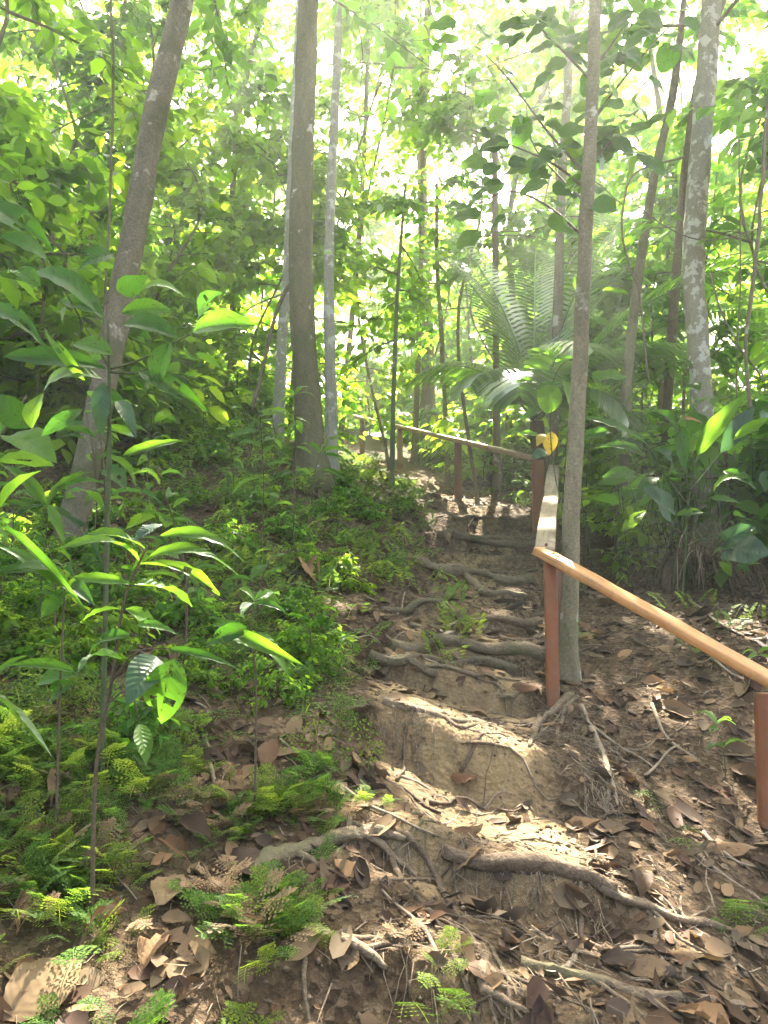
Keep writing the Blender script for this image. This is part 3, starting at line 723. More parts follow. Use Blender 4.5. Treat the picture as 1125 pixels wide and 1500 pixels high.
ROOTS = [
 ([(372,1288),(415,1255),(470,1238),(540,1228),(600,1238)],34,B_root,'thick smooth root crossing the lower left of the trail'),
 ([(365,1298),(405,1328),(460,1362),(520,1398),(565,1440)],24,B_root,'thick root slanting down behind the curled grey leaf'),
 ([(760,1412),(830,1432),(900,1446),(980,1464),(1060,1478),(1150,1508)],23,B_root,'long brown root along the bottom right corner'),
 ([(880,1306),(930,1326),(985,1350),(1050,1360),(1115,1400)],19,B_root,'smooth root right of the rotten step log'),
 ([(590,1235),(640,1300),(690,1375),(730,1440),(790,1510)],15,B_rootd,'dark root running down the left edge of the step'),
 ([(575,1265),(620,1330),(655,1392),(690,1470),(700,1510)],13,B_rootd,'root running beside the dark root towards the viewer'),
 ([(712,1398),(705,1440),(722,1470),(790,1512)],17,B_root,'pale forked root at the bottom centre'),
 ([(720,1395),(742,1430),(758,1470)],10,B_root,'thin pale prong of the forked root'),
 ([(838,1022),(808,1046),(785,1072),(775,1095)],15,B_root,'arched root reaching left from the foot of the slim tree'),
 ([(845,1022),(825,1050),(815,1078)],9,B_root,'short root in front of the slim tree'),
 ([(850,1035),(875,1085),(890,1130),(905,1185)],11,B_twig,'pale straight root running down right of the clay hollow'),
 ([(560,1030),(600,1042),(650,1052),(700,1056),(748,1050)],15,B_root,'bark-covered root at the lip of the clay hollow'),
 ([(640,1046),(690,1064),(740,1062)],8,B_rootd,'thin root under the bark-covered root'),
 ([(615,986),(680,988),(722,1000),(738,1014)],8,B_root,'thin looping root under the second step log'),
 ([(765,1008),(745,1030),(725,1045)],7,B_root,'small root slanting down from the red corner post'),
 ([(598,819),(622,831),(661,837),(685,852),(704,864),(737,867),(770,880)],17,B_root,'snaking thick root across the middle of the path'),
 ([(560,795),(580,808),(600,822)],15,B_root,'root from the fern bank joining the snaking root'),
 ([(664,762),(710,765),(755,760)],7,B_root,'pale root across the path under the sunlit ferns'),
 ([(695,797),(737,795),(761,804),(788,800)],9,B_root,'crooked root next to the post where rails meet'),
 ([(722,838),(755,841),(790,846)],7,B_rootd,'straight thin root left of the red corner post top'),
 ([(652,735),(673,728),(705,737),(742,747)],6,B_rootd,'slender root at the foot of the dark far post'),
 ([(470,700),(488,740),(500,775)],14,B_root,'gnarled root spreading from the thick lichen-spotted tree'),
 ([(466,705),(470,745),(462,790)],10,B_root,'second root below the thick lichen-spotted tree'),
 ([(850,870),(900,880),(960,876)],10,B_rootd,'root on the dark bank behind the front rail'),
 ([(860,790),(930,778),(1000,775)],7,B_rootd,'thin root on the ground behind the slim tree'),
 ([(600,920),(670,918),(730,926)],8,B_root,'thin root above the longest mossy log'),
 ([(660,935),(710,922),(760,915)],8,B_root,'thin slanting root by the small pile of chips'),
]
for i, (px, w, mt, lab) in enumerate(ROOTS):
    p = ground_line(px, 30, 0); Yd = p[:, 1].mean(); rr = .78 * w / 2 / F * Yd
    jit = .35 * rr
    p[:, 0] += jit * 2 * fbm(np.linspace(0, 5, 30), np.full(30, i * 3.3), 2); p[:, 2] += rr * .1 + rr * 1.3 * fbm(np.linspace(0, 7, 30), np.full(30, i * 1.3), 6)
    prof = np.linspace(1.1, .75, 30) * (1 - .55 * np.linspace(0, 1, 30) ** 8)
    mb = MB(); V, Q, T = tube(p, rr * prof, 12, noise=.24, nf=9, seed=i); mb.add(V, Q, T)
    fr_ = np.random.default_rng(500 + i)
    for q in range(3 if w > 8 else 1):  # side roots that leave it and sink into the soil
        a = int(fr_.integers(5, 26)); d = p[min(a + 1, 29)] - p[a - 1]; d = d[:2] / (np.linalg.norm(d[:2]) + 1e-9)
        ang = fr_.choice([-1, 1]) * fr_.uniform(.45, 1.0); c, sn = math.cos(ang), math.sin(ang); d = np.array([d[0] * c - d[1] * sn, d[0] * sn + d[1] * c])
        L = fr_.uniform(.18, .5); t = np.linspace(0, 1, 12); f = np.c_[p[a, 0] + d[0] * L * t, p[a, 1] + d[1] * L * t, t * 0]
        f[:, :2] += (.05 * t)[:, None] * np.c_[fbm(t * 4, t * 0 + q * 3 + i, 8), fbm(t * 4, t * 0 + q * 5 + i, 18)]
        r1 = rr * fr_.uniform(.3, .55); f[:, 2] = gz(f[:, 0], f[:, 1]) + r1 * (.6 - 1.7 * t ** 2); f[0, 2] = p[a, 2]
        V, Q, T = tube(f, r1 * (1 - .6 * t), 7, noise=.15, nf=9, seed=q); mb.add(V, Q, T)
    tag(obj('tree_root', mb.mesh('tree_root'), mt), lab, 'root')
# finer roots, many alike
r = np.random.default_rng(33)
for k in range(110):
    t = r.random()
    y = r.uniform(2.1, 4.4) if t < .4 else r.uniform(4.4, 10.5)
    xo = np.interp(y, PY, PX) + r.normal(.1, .55); a = r.uniform(-.8, .8) + (r.random() < .5) * r.uniform(.6, 1.8)
    L = r.uniform(.25, .7); s = np.linspace(-L / 2, L / 2, 14)
    p = np.c_[xo + s * math.cos(a) + .06 * fbm(s * 5, s * 0 + k, 3), y + s * math.sin(a) + .12 * fbm(s * 5, s * 0 + k, 13), s * 0]
    rr = r.uniform(.003, .010); p[:, 2] = gz(p[:, 0], p[:, 1]) + rr * (.2 + 2.2 * fbm(s * 6, s * 0 + k, 23))
    tag(obj('fine_root', tube_mesh('fine_root', p, rr * np.linspace(1.1, .5, 14), 6, noise=.1, seed=k), (B_root, B_rootd, B_twig)[k % 3]),
        'thin exposed root ' + zone(xo, y), 'root', 'fine roots ' + zone(xo, y))
# fine hair roots under the lips of the clay hollow: uncountable
mb = MB()
for k in range(420):
    u, v = (r.uniform(560, 860), r.uniform(1040, 1100)) if k < 160 else ((r.uniform(855, 905), r.uniform(1060, 1190)) if k < 260 else (r.uniform(560, 900), r.uniform(1225, 1420)))
    p0 = G(u, v); L = r.uniform(.05, .16); d = np.array([r.normal(0, .35), -.35 + r.normal(0, .35), 0])
    s = np.linspace(0, 1, 5)[:, None]; p = p0 + d * L * s + .03 * r.normal(0, 1, (5, 3)) * s
    p[:, 2] = gz(p[:, 0], p[:, 1]) + .006 + .015 * r.random()
    V, Q, T = tube(p, np.linspace(.0022, .001, 5), 3); mb.add(V, Q, T)
tag(obj('root_hairs', mb.mesh('root_hairs'), B_twig), 'tangle of hair-fine roots hanging on the clay edges', 'roots', kind='stuff')
# sticks
STK = [([(742,1318),(775,1375),(815,1430),(862,1500)],4.5,'dark thin stick lying down the bottom centre'),([(500,1158),(560,1195),(640,1242)],5,'thin stick pointing at the rotten log from the ferns'),
 ([(955,1035),(975,1085),(1025,1122)],6,'bent grey stick on the litter right of the slim tree'),([(1030,1225),(1065,1260),(1105,1275)],6,'pale stick leaning in the litter near the right post'),
 ([(945,1140),(980,1105),(1010,1095)],4,'short pale twig in the litter below the bent grey stick'),([(860,1060),(910,1100),(960,1130)],4,'long dry twig right of the pale straight root'),
 ([(930,1290),(980,1330),(1000,1372)],3.5,'thin dry twig above the smooth right root'),([(640,1405),(610,1360),(560,1310)],6,'curved pale stick among the lower ferns'),
 ([(150,1260),(180,1300),(200,1330)],3,'dry twig on the dark soil at lower left'),([(410,1090),(470,1130),(500,1160)],4,'brown twig between the bank and the path'),
 ([(1010,930),(1060,985),(1110,1010)],5,'dry stalk lying behind the front rail at the right'),([(1010,880),(1040,905),(1090,935)],5,'bleached stalk fallen from the dead tuft')]
for i, (px, w, lab) in enumerate(STK):
    p = ground_line(px, 16, .012); rr = w / 2 / F * p[:, 1].mean()
    tag(obj('stick', tube_mesh('stick', p, rr * np.linspace(1.1, .6, 16), 6, noise=.08, seed=i), B_twig if i else B_stem), lab, 'stick')

# ------------------------------------------------------------------ dead leaves
DSH = [long_leaf('dead_leaf_shape', arch=a, seed=50 + k, fold=f, wav=.03, eaten=e, cols=7, nseg=10, twist=tw, curl=cu, widest=.5)
       for k, (a, f, e, tw, cu) in enumerate([(.06, .2, 0, .4, 0), (.14, .5, 2, -.6, 0), (-.08, .1, 4, .5, 1.2), (.10, -.4, 0, .8, 0), (.18, .3, 5, -.9, 1.6), (.03, .15, 7, .3, .7)])]
DM = [mcopy(DSH, m) for m in DEAD]
CNM = ['tan', 'brown', 'grey-brown', 'dark']
def lay_leaf(x, y, L, W, az, ci, shape, tilt=.15, lift=.012, name='dead_leaf'):
    e = .06; n = np.array([-(gz1(x + e, y) - gz1(x - e, y)) / (2 * e), -(gz1(x, y + e) - gz1(x, y - e)) / (2 * e), 1.0])
    n += np.array([random.gauss(0, tilt), random.gauss(0, tilt), 0]); n /= np.linalg.norm(n)
    d = np.array([math.cos(az), math.sin(az), 0]); d -= n * (d @ n); d /= np.linalg.norm(d)
    c = np.array([x, y, gz1(x, y) + lift])
    return leaf_at(DM[ci][shape], c - d * L / 2, c + d * L / 2, W, n, name=name)
SPEC = [((5,1505),(120,1430),90,0,0,'large tan leaf lying in sun at the bottom left corner'),((215,1400),(300,1440),70,2,5,'large pale leaf full of insect holes at lower left'),
 ((265,1475),(290,1395),75,0,2,'ragged tan leaf overlapping the hole-ridden pale leaf'),((258,1290),(230,1350),40,0,0,'small orange-tan leaf lit by sun at lower left'),
 ((340,1255),(385,1308),48,3,3,'blackish broad leaf by the thick smooth root'),((502,1250),(470,1325),38,2,2,'curled striped grey leaf between two roots at bottom'),
 ((205,1240),(280,1285),42,1,4,'dark brown curled leaf below the fern bank'),((663,1290),(708,1262),22,0,0,'upturned tan leaf on the left end of the rotten log'),
 ((490,1045),(548,1045),24,2,0,'flat greyish leaf at the left edge of the clay hollow'),((520,1400),(500,1450),40,2,2,'torn grey-brown leaf under the slanting root'),
 ((660,1150),(700,1160),24,1,3,'brown leaf in the sunlit clay hollow'),((880,1415),(945,1425),24,3,0,'dark flat leaf lying on wet mud at lower right'),
 ((920,1430),(1000,1445),32,2,0,'broad bluish-grey leaf on wet mud at bottom right'),((985,1405),(1035,1420),20,0,3,'orange-edged leaf on mud right of the dark flat leaf'),
 ((955,1165),(990,1192),26,0,1,'pale tan leaf in litter below the bent stick'),((1000,1115),(1028,1128),14,0,3,'small folded tan leaf in the right litter'),
 ((1035,1250),(1110,1255),26,0,3,'long tan leaf at the foot of the right edge post'),((290,1080),(345,1090),32,1,4,'arched brown leaf among ferns below the sapling'),
 ((320,1110),(375,1105),30,0,4,'tan crumpled leaf under the fern sprays'),((385,1140),(398,1095),26,1,0,'narrow brown leaf lying in the fern bank'),
 ((655,800),(668,822),16,2,1,'pale leaf on the path above the snaking root'),((683,812),(708,816),14,1,0,'reddish-brown leaf beside the pale path leaf'),
 ((370,790),(400,800),22,1,4,'curled brown leaf on the fern slope'),((10,690),(45,665),26,0,4,'dry tan leaf caught on the bank at the left edge'),
 ((315,1010),(345,1025),34,1,4,'rolled hollow leaf in the middle of the fern bank'),((750,1010),(800,1018),22,1,3,'dry leaf leaning on the red corner post'),
 ((440,830),(470,870),24,0,1,'crumpled tan leaf on the bank edge left of the path'),((985,1010),(1030,1020),20,2,1,'greyish leaf beneath the front rail')]
for a, b, w, ci, sh, lab in SPEC:
    p, q = G(*a), G(*b); p[2] += .012; q[2] += .035
    L = np.linalg.norm(q - p)
    if L > .5: q = p + (q - p) * .5 / L
    W = min(w / F * p[1] * 1.15, .26)
    o = leaf_at(DM[ci][sh], p, q, W, (random.gauss(0, .15), -.35, 1), name='dead_leaf'); tag(o, lab, 'leaf')
r = np.random.default_rng(21)
N = 17000
yy = 1.4 + 11 * r.random(N) ** 1.7; xx = r.uniform(-1, 1, N) * (1.1 + .62 * yy)
pd = path_d(xx, yy); side = xx - np.interp(yy, PY, PX)
dens = np.where(pd < .95, np.where(yy < 2.8, .26, np.where(yy < 4.3, .28, .55)), np.where(side > 0, .9, .6)) * (.45 + 1.1 * (fbm(xx * 1.2, yy * 1.2, 44) + .5))
kp = r.random(N) < dens; xx, yy = xx[kp], yy[kp]
sz = r.gamma(3, .022, len(xx)) * np.where(r.random(len(xx)) < .10, 1.9, 1); sz = np.clip(sz, .022, .19)
order = np.argsort(-sz / np.hypot(xx, yy)); xx, yy, sz = xx[order], yy[order], sz[order]
nfree = 268
for k in range(nfree):
    ci = int(r.choice(4, p=[.33, .33, .22, .12])); x, y = xx[k], yy[k]
    s_ = x - np.interp(y, PY, PX)
    where = 'in the litter right of the path' if s_ > .5 else ('among ferns on the left bank' if s_ < -.6 else 'on the bare footpath')
    o = lay_leaf(x, y, sz[k], sz[k] * r.uniform(.38, .6), r.uniform(0, 6.28), ci, int(r.integers(6)), tilt=.16, lift=.006)
    tag(o, f'dry {CNM[ci]} leaf lying {zone(x, y)}', 'leaf', f'dry {CNM[ci]} leaves {zone(x, y)}')
# the rest: one litter mass per tone
xx, yy, sz = xx[nfree:], yy[nfree:], sz[nfree:]
n = len(xx); e = .05
zz = gz(xx, yy); nxv = -(gz(xx + e, yy) - gz(xx - e, yy)) / (2 * e); nyv = -(gz(xx, yy + e) - gz(xx, yy - e)) / (2 * e)
NN = np.c_[nxv, nyv, np.ones(n)] + r.normal(0, .32, (n, 3)) * np.array([1, 1, .2]); NN = unit(NN)
az = r.uniform(0, 6.28, n); D = np.c_[np.cos(az), np.sin(az), np.zeros(n)]; D = unit(D - NN * (D * NN).sum(1)[:, None])
Bp = np.c_[xx, yy, zz + .004 + .014 * r.random(n)] - D * sz[:, None] * .5
tone = r.integers(0, 4, n)
for c in range(4):
    k = tone == c
    tag(obj('leaf_litter', leaf_mass('leaf_litter', Bp[k], D[k], NN[k] , sz[k], True, .95, dry=True), DEAD[c]), f'small {CNM[c]} leaf litter scattered over the soil', 'leaf litter', kind='stuff')
# chips and twiglets
mb = MB(); N = 3600
y = 1.5 + 7 * r.random(N) ** 1.5; x = r.uniform(-1, 1, N) * (1 + .6 * y)
s_ = x - np.interp(y, PY, PX); k = (r.random(N) < np.where(s_ > .4, 1, .35)); x, y = x[k], y[k]
for xi, yi in zip(x, y):
    a = r.uniform(0, 6.28); L = r.uniform(.02, .12); d = np.array([math.cos(a), math.sin(a)]) * L / 2
    p = np.array([[xi - d[0], yi - d[1], 0], [xi, yi, 0], [xi + d[0], yi + d[1], 0]]); p[:, :2] += r.normal(0, .004, (3, 2))
    p[:, 2] = gz(p[:, 0], p[:, 1]) + .008 + r.uniform(0, .02, 3)
    V, Q, T = tube(p, r.uniform(.001, .003), 3); mb.add(V, Q, T)
tag(obj('twig_litter', mb.mesh('twig_litter'), B_twig), 'broken twigs and chips scattered over the soil', 'twig litter', kind='stuff')

# crumbs of soil and small stones
OCT = np.array([[1, 0, 0], [-1, 0, 0], [0, 1, 0], [0, -1, 0], [0, 0, 1], [0, 0, -1]], float)
OCF = np.array([[0, 2, 4], [2, 1, 4], [1, 3, 4], [3, 0, 4], [2, 0, 5], [1, 2, 5], [3, 1, 5], [0, 3, 5]])
r = np.random.default_rng(77); N = 5200
y = 1.6 + 8 * r.random(N) ** 1.8; x = np.interp(y, PY, PX) + r.normal(.1, .6, N); sz = np.clip(r.gamma(2, .0032, N), .002, .013)
V = np.stack([x, y, gz(x, y) + sz * .3], -1)[:, None, :] + sz[:, None, None] * OCT[None] * r.uniform(.5, 1.3, (N, 6, 1))
for c, mt in enumerate((B_rot, B_rootd, B_root)):
    k = np.arange(N) % 3 == c; n = int(k.sum())
    tag(obj('soil_crumbs', mesh_arrays('soil_crumbs', V[k].reshape(-1, 3), tris=((np.arange(n) * 6)[:, None, None] + OCF[None]).reshape(-1, 3)), mt), 'loose crumbs of earth on the trodden path', 'soil crumbs', kind='stuff')

# ------------------------------------------------------------------ spikemoss
def frond(npair, nsub, r, L=1.0):
    """one flat branching spray of unit length along +Y, arching"""
    V = []; T = []
    def lf(p, d, s, w):
        n = np.array([0, 0, 1.0]); x = np.cross(d, n); x /= np.linalg.norm(x) + 1e-9
        b = len(V); V.extend([p, p + d * s * .5 - x * w, p + d * s, p + d * s * .5 + x * w]); T.extend([[b, b + 3, b + 1], [b + 1, b + 3, b + 2]])
    def arc(t): return .28 * math.sin(t * 1.9) - .18 * t * t
    def pt(t): return np.array([.03 * math.sin(3 * t), t, arc(t)])
    b = len(V); 
    for k in range(6):
        t = k / 5; p = pt(t); V.extend([p + np.array([-.006, 0, 0]), p + np.array([.006, 0, .002])])
    for k in range(5): T.extend([[b + 2 * k, b + 2 * k + 1, b + 2 * k + 3], [b + 2 * k, b + 2 * k + 3, b + 2 * k + 2]])
    for k in range(npair):
        t = .18 + .8 * k / npair; p = pt(t); ln = .42 * (1 - .75 * ((t - .18) / .82) ** 1.3) * r.uniform(.85, 1.1)
        for s in (-1, 1):
            d = np.array([s * .80, .6, -.12 + r.normal(0, .08)]); d /= np.linalg.norm(d)
            for m in range(nsub):
                q = (m + .5) / nsub; pp = p + d * ln * q
                for s2 in (-1, 1):
                    dd = d * .75 + np.array([-s2 * d[1], s2 * d[0], 0]) * .7; dd /= np.linalg.norm(dd)
                    lf(pp, dd, (.085 if nsub > 1 else .16) * (1.15 - .6 * q), .02 if nsub > 1 else .036)
            lf(p + d * ln * (.9 if nsub > 1 else .55), d, .07 if nsub > 1 else ln * .5, .016 if nsub > 1 else .03)
    lf(pt(.97), np.array([0, .98, -.2]), .1, .02)
    return np.array(V), np.array(T)
def clump_mesh(name, nf, npair, nsub, r, L0=.15, spread=.05):
    mb = MB()
    for k in range(nf):
        V, T = frond(npair, nsub, r); L = L0 * r.uniform(.65, 1.25); a = r.uniform(0, 6.28)
        til = r.uniform(.0, .75); c, s = math.cos(til), math.sin(til)
        V = V * L; V = np.c_[V[:, 0], V[:, 1] * c - V[:, 2] * s, V[:, 1] * s + V[:, 2] * c]
        c, s = math.cos(a), math.sin(a); o = r.normal(0, spread, 2)
        mb.add(np.c_[V[:, 0] * c - V[:, 1] * s + o[0], V[:, 0] * s + V[:, 1] * c + o[1], V[:, 2]], None, T)
    return mb.mesh(name)
r = np.random.default_rng(5)
CL = [clump_mesh('spikemoss_shape', 6 + k % 3, 8, 4, r) for k in range(6)]
CLA, CLB, CLD = mcopy(CL, M_fern), mcopy(CL, M_fern2), mcopy(CL, DEAD[0])
def cover(x, y):
    """how thickly the ferny cover grows at a spot"""
    s_ = (np.interp(y, PY, PX) - x)
    d = sstep(.42, .75, s_) * np.where(y < 2.3, .14, 1.0)
    d = np.maximum(d, .10 * (s_ > -.2) * (y > 4.6) * (y < 6))
    d = np.maximum(d, .9 * sstep(9.0, 11.5, y) * sstep(.6, 1.1, np.abs(s_)))
    d = np.maximum(d, np.where(y < 7.5, .025, .08) * (s_ < -.7))
    return d * np.clip(.55 + 1.6 * fbm(x * 1.1, y * 1.1, 71), .12, 1.3)
N = 10500
y = 1.45 + 14 * r.random(N) ** 1.35; x = r.uniform(-1, 1, N) * (.9 + .6 * y)
x = np.append(x, r.uniform(-2.3, -.2, 400)); y = np.append(y, r.uniform(2.25, 4.6, 400)); N += 400
k = r.random(N) < cover(x, y); x, y = x[k], y[k]
for u, v in [(350,1355),(445,1330),(330,1400),(440,1470),(540,1180),(600,1390),(640,1420),(380,1430),(550,1500),(655,890),(640,875),(180,1310),(120,1200),(240,1130),(60,1220),(730,1330),(700,1310),(500,1300),(470,1290),(100,1340),(320,1470),(700,1490)]:
    p = G(u, v); x = np.append(x, p[0]); y = np.append(y, p[1])
for a, b, *_ in SPEC:
    p, q = G(*a), G(*b); k = (np.hypot(x - (p[0] + q[0]) / 2, y - (p[1] + q[1]) / 2) > .16) | (y > 4); x, y = x[k], y[k]
order = np.argsort(np.hypot(x, y)); x, y = x[order], y[order]
NI = 290
for k in range(min(NI, len(x))):
    lite = r.random() < .35; dry = r.random() < .09; tone = 'withered tan' if dry else ('light green' if lite else 'deep green')
    o = obj('spikemoss_clump', (CLD if dry else CLB if lite else CLA)[r.integers(6)]); o.location = (x[k], y[k], gz1(x[k], y[k]))
    s = r.uniform(.55, 1.1); o.scale = (s, s, s * r.uniform(.8, 1.2)); o.rotation_euler = (r.normal(-.1, .12), r.normal(0, .15), r.uniform(0, 6.28))
    s_ = np.interp(y[k], PY, PX) - x[k]
    w = 'on the left bank' if s_ > .6 else ('at the edge of the footpath' if s_ > -.6 else 'on the litter right of the path')
    tag(o, tone + f' feathery spikemoss {zone(x[k], y[k])}', 'spikemoss', tone + f' spikemoss {zone(x[k], y[k])}')
x, y = x[NI:], y[NI:]
LOW = []
for k in range(10):
    mb = MB()
    for q in range(3):
        V, T = frond(6, 1 if k < 5 else 2, r); L = .19 * r.uniform(.7, 1.25); a = r.uniform(0, 6.28); til = r.uniform(.1, .9); c, s = math.cos(til), math.sin(til)
        V = V * L; V = np.c_[V[:, 0] * 1.2, V[:, 1] * c - V[:, 2] * s, V[:, 1] * s + V[:, 2] * c]; c, s = math.cos(a), math.sin(a); o = r.normal(0, .07, 2)
        mb.add(np.c_[V[:, 0] * c - V[:, 1] * s + o[0], V[:, 0] * s + V[:, 1] * c + o[1], V[:, 2]], None, T)
    LOW.append((np.concatenate(mb.V), np.concatenate(mb.T)))
for half, mt, nm in ((0, M_fern, 'deep green'), (1, M_fern2, 'light green')):
    VV = []; TT = []; off = 0
    for k in range(half, len(x), 2):
        if half == 1 and r.random() < .35: continue
        V, T = LOW[r.integers(5) + (5 if y[k] < 4.4 else 0)]; s = r.uniform(.75, 1.35); a = r.uniform(0, 6.28); c, sn = math.cos(a), math.sin(a)
        W = np.c_[(V[:, 0] * c - V[:, 1] * sn) * s + x[k], (V[:, 0] * sn + V[:, 1] * c) * s + y[k], V[:, 2] * s]
        W[:, 2] += gz1(x[k], y[k]) + (W[:, 1] - y[k]) * .22
        VV.append(W); TT.append(T + off); off += len(V)
    tag(obj('ground_cover', mesh_arrays('ground_cover', np.concatenate(VV), tris=np.concatenate(TT), smooth=False), mt), f'{nm} ferny ground cover spreading over the bank', 'ground cover', kind='stuff')

# ------------------------------------------------------------------ saplings whose leaves can be picked out
def sapling(name, label, cat, stem_px, Yd, leaves, twigs=(), stem_r=.009, bark=B_stem, hint=(0, -.4, .9), jit=.12, seed=0, root_to_ground=True):
    r = np.random.default_rng(seed)
    pts = [P(u, v, Yd) for u, v in stem_px]
    if root_to_ground:
        b = pts[0].copy(); b[2] = gz1(b[0], b[1]) - .03
        if b[2] < pts[0][2] - .05: pts = [b] + pts
    root = thing(name, label, cat, pts[0])
    sp = spline(pts, 24)
    obj('stem', tube_mesh('stem', sp, np.linspace(stem_r, stem_r * .45, 24), 8, noise=.05, seed=seed), bark, root)
    for tw in twigs:
        p = spline([P(u, v, Yd + dy) for u, v, dy in tw], 10)
        obj('twig', tube_mesh('twig', p, np.linspace(stem_r * .5, stem_r * .2, 10), 6), bark, root)
    for (u0, v0, u1, v1, w, fam) in leaves:
        ya = Yd + r.normal(0, jit * .3); yb = ya + r.normal(0, jit)
        h = np.array(hint) + r.normal(0, .22, 3)
        leaf_at(fam[r.integers(len(fam))], P(u0, v0, ya), P(u1, v1, yb), w / F * Yd, h, root, roll=r.normal(0, .15))
    return root
B_, D_, S_ = L_bigb, L_big, L_gloss
sapling('broad_leaved_sapling', 'tall sapling with large dark drooping leaves in the left foreground', 'sapling', [(157,800),(160,650),(160,540),(158,470)], 2.9,
  [(-30,300,77,368,46,D_),(153,470,46,400,40,D_),(165,372,112,400,32,D_),(171,425,217,404,32,D_),(205,427,272,436,22,B_),(178,458,252,455,32,D_),(283,487,380,477,40,D_),(180,476,264,497,38,D_),
   (290,462,326,428,36,D_),(203,545,304,603,30,D_),(155,540,3,522,38,D_),(150,555,62,577,42,B_),(124,557,64,480,16,B_),(-10,450,68,512,28,D_),(47,626,-5,578,44,D_),(47,628,64,576,34,B_),
   (178,668,282,645,16,B_),(152,560,150,642,28,S_),(172,588,200,642,22,S_),(70,382,-5,345,30,D_),(150,462,90,440,34,D_),(250,500,232,570,40,D_),(60,420,10,400,26,D_),(120,600,60,640,26,D_),(165,520,105,505,36,D_)],
  [[(160,541,0),(210,525,0),(285,487,0)],[(160,538,0),(120,470,0),(70,382,0)],[(162,545,0),(205,545,0),(250,520,0)]], .011, B_gstem, hint=(0, -.85, .45), seed=1)
sapling('red_stemmed_sapling', 'young sapling with red stem and bright leaves at the lower left', 'sapling', [(140,1135),(163,1000),(182,880),(215,800)], 2.3,
  [(240,769,196,792,24,S_),(215,805,128,782,19,B_),(235,784,356,822,20,B_),(218,815,348,842,21,B_),(205,822,78,808,17,B_),(205,826,322,872,22,B_),(195,856,104,846,18,B_),(197,856,282,890,22,B_),
   (177,892,118,912,19,B_),(184,892,235,930,26,B_),(178,965,112,992,14,D_),(255,965,236,1060,60,D_),(245,950,355,982,13,D_),(205,1060,214,1122,26,B_),(190,930,130,960,20,D_),(200,915,262,930,16,D_)],
  [[(163,1000,0),(200,955,0),(250,950,0)],[(158,1030,0),(190,1010,0),(205,1060,0)]], .007, B_stem, hint=(0, -.62, .78), seed=2)
sun_leaf = bpy.data.objects['red_stemmed_sapling']
leaf_at(L_gloss[1], P(230, 962, 2.36), P(186, 1034, 2.19), 50 / F * 2.3, (.4, -.45, .9), sun_leaf)['label'] = 'broad leaf shining white in the sun'
sapling('leafy_seedling', 'low seedling with two bright hanging leaves right of the red-stemmed sapling', 'sapling', [(375,1010),(368,930),(372,880)], 2.9,
  [(330,932,444,974,22,B_),(345,935,424,992,34,B_),(372,885,352,905,16,D_),(372,880,410,872,14,B_),(370,885,420,898,14,D_),(368,930,310,915,18,D_),(365,920,300,950,24,D_),(372,880,350,862,12,B_)],
  [[(368,930,0),(350,935,0),(330,932,0)]], .005, B_stem, hint=(0, -.7, .7), seed=3)
sapling('shaded_seedling', 'seedling with drooping leaves at the left edge below the tall sapling', 'sapling', [(88,1010),(92,920),(95,862)], 2.6,
  [(95,860,-5,800,24,B_),(95,866,22,832,38,D_),(95,862,140,888,26,D_),(93,880,40,872,20,D_),(110,985,8,976,17,D_),(108,990,52,1004,28,D_),(108,998,76,1032,22,D_),(95,865,60,905,24,D_),(96,860,150,845,18,B_)],
  [[(90,960,0),(105,980,0),(110,990,0)]], .005, B_stem, hint=(0, -.75, .65), seed=4)
sapling('grass_blade_plant', 'plant with long arching strap leaves at the left edge above the spikemoss', 'plant', [(-30,1120),(-20,1050),(-10,1010)], 2.2,
  [(-15,1010,76,1108,14,B_),(-15,1000,40,960,10,B_),(-10,760,60,690,16,B_),(0,770,130,900,12,D_)], [], .006, B_gstem, seed=6)
sapling('strap_leaf_plant', 'plant with long bright arching leaves in front of the leaning tree', 'plant', [(60,860),(66,800),(70,740)], 3.6,
  [(70,742,0,680,20,B_),(72,745,150,830,13,S_),(70,740,20,760,16,D_),(70,745,120,690,16,B_),(70,740,95,800,14,B_),(70,738,145,705,14,D_),(68,760,5,735,14,B_)], [], .006, B_gstem, seed=7)
sapling('tall_seedling', 'slender seedling with tiers of light leaves in front of the thick tree', 'sapling', [(430,775),(432,690),(433,620),(432,575)], 6.2,
  [(432,578,412,572,9,B_),(432,578,452,568,9,B_),(432,580,466,586,8,B_),(432,580,408,592,9,B_),(431,617,366,622,14,B_),(431,612,392,600,10,B_),(433,612,455,622,11,B_),(433,615,442,636,13,B_),(432,618,420,640,11,B_),
   (432,655,462,672,11,D_),(432,655,405,668,10,D_),(432,690,458,700,10,B_),(431,690,400,702,9,D_)], [], .007, B_stem, seed=8)
sapling('pinnate_seedling', 'low seedling with narrow feathered leaves beside the middle of the bank', 'sapling', [(455,760),(460,700),(470,660)], 7.2,
  [(470,662,520,672,8,B_),(470,662,500,640,8,B_),(470,664,440,650,9,B_),(470,666,520,690,8,D_),(465,690,430,700,8,D_),(466,690,505,705,8,B_)], [], .006, B_gstem, seed=9)
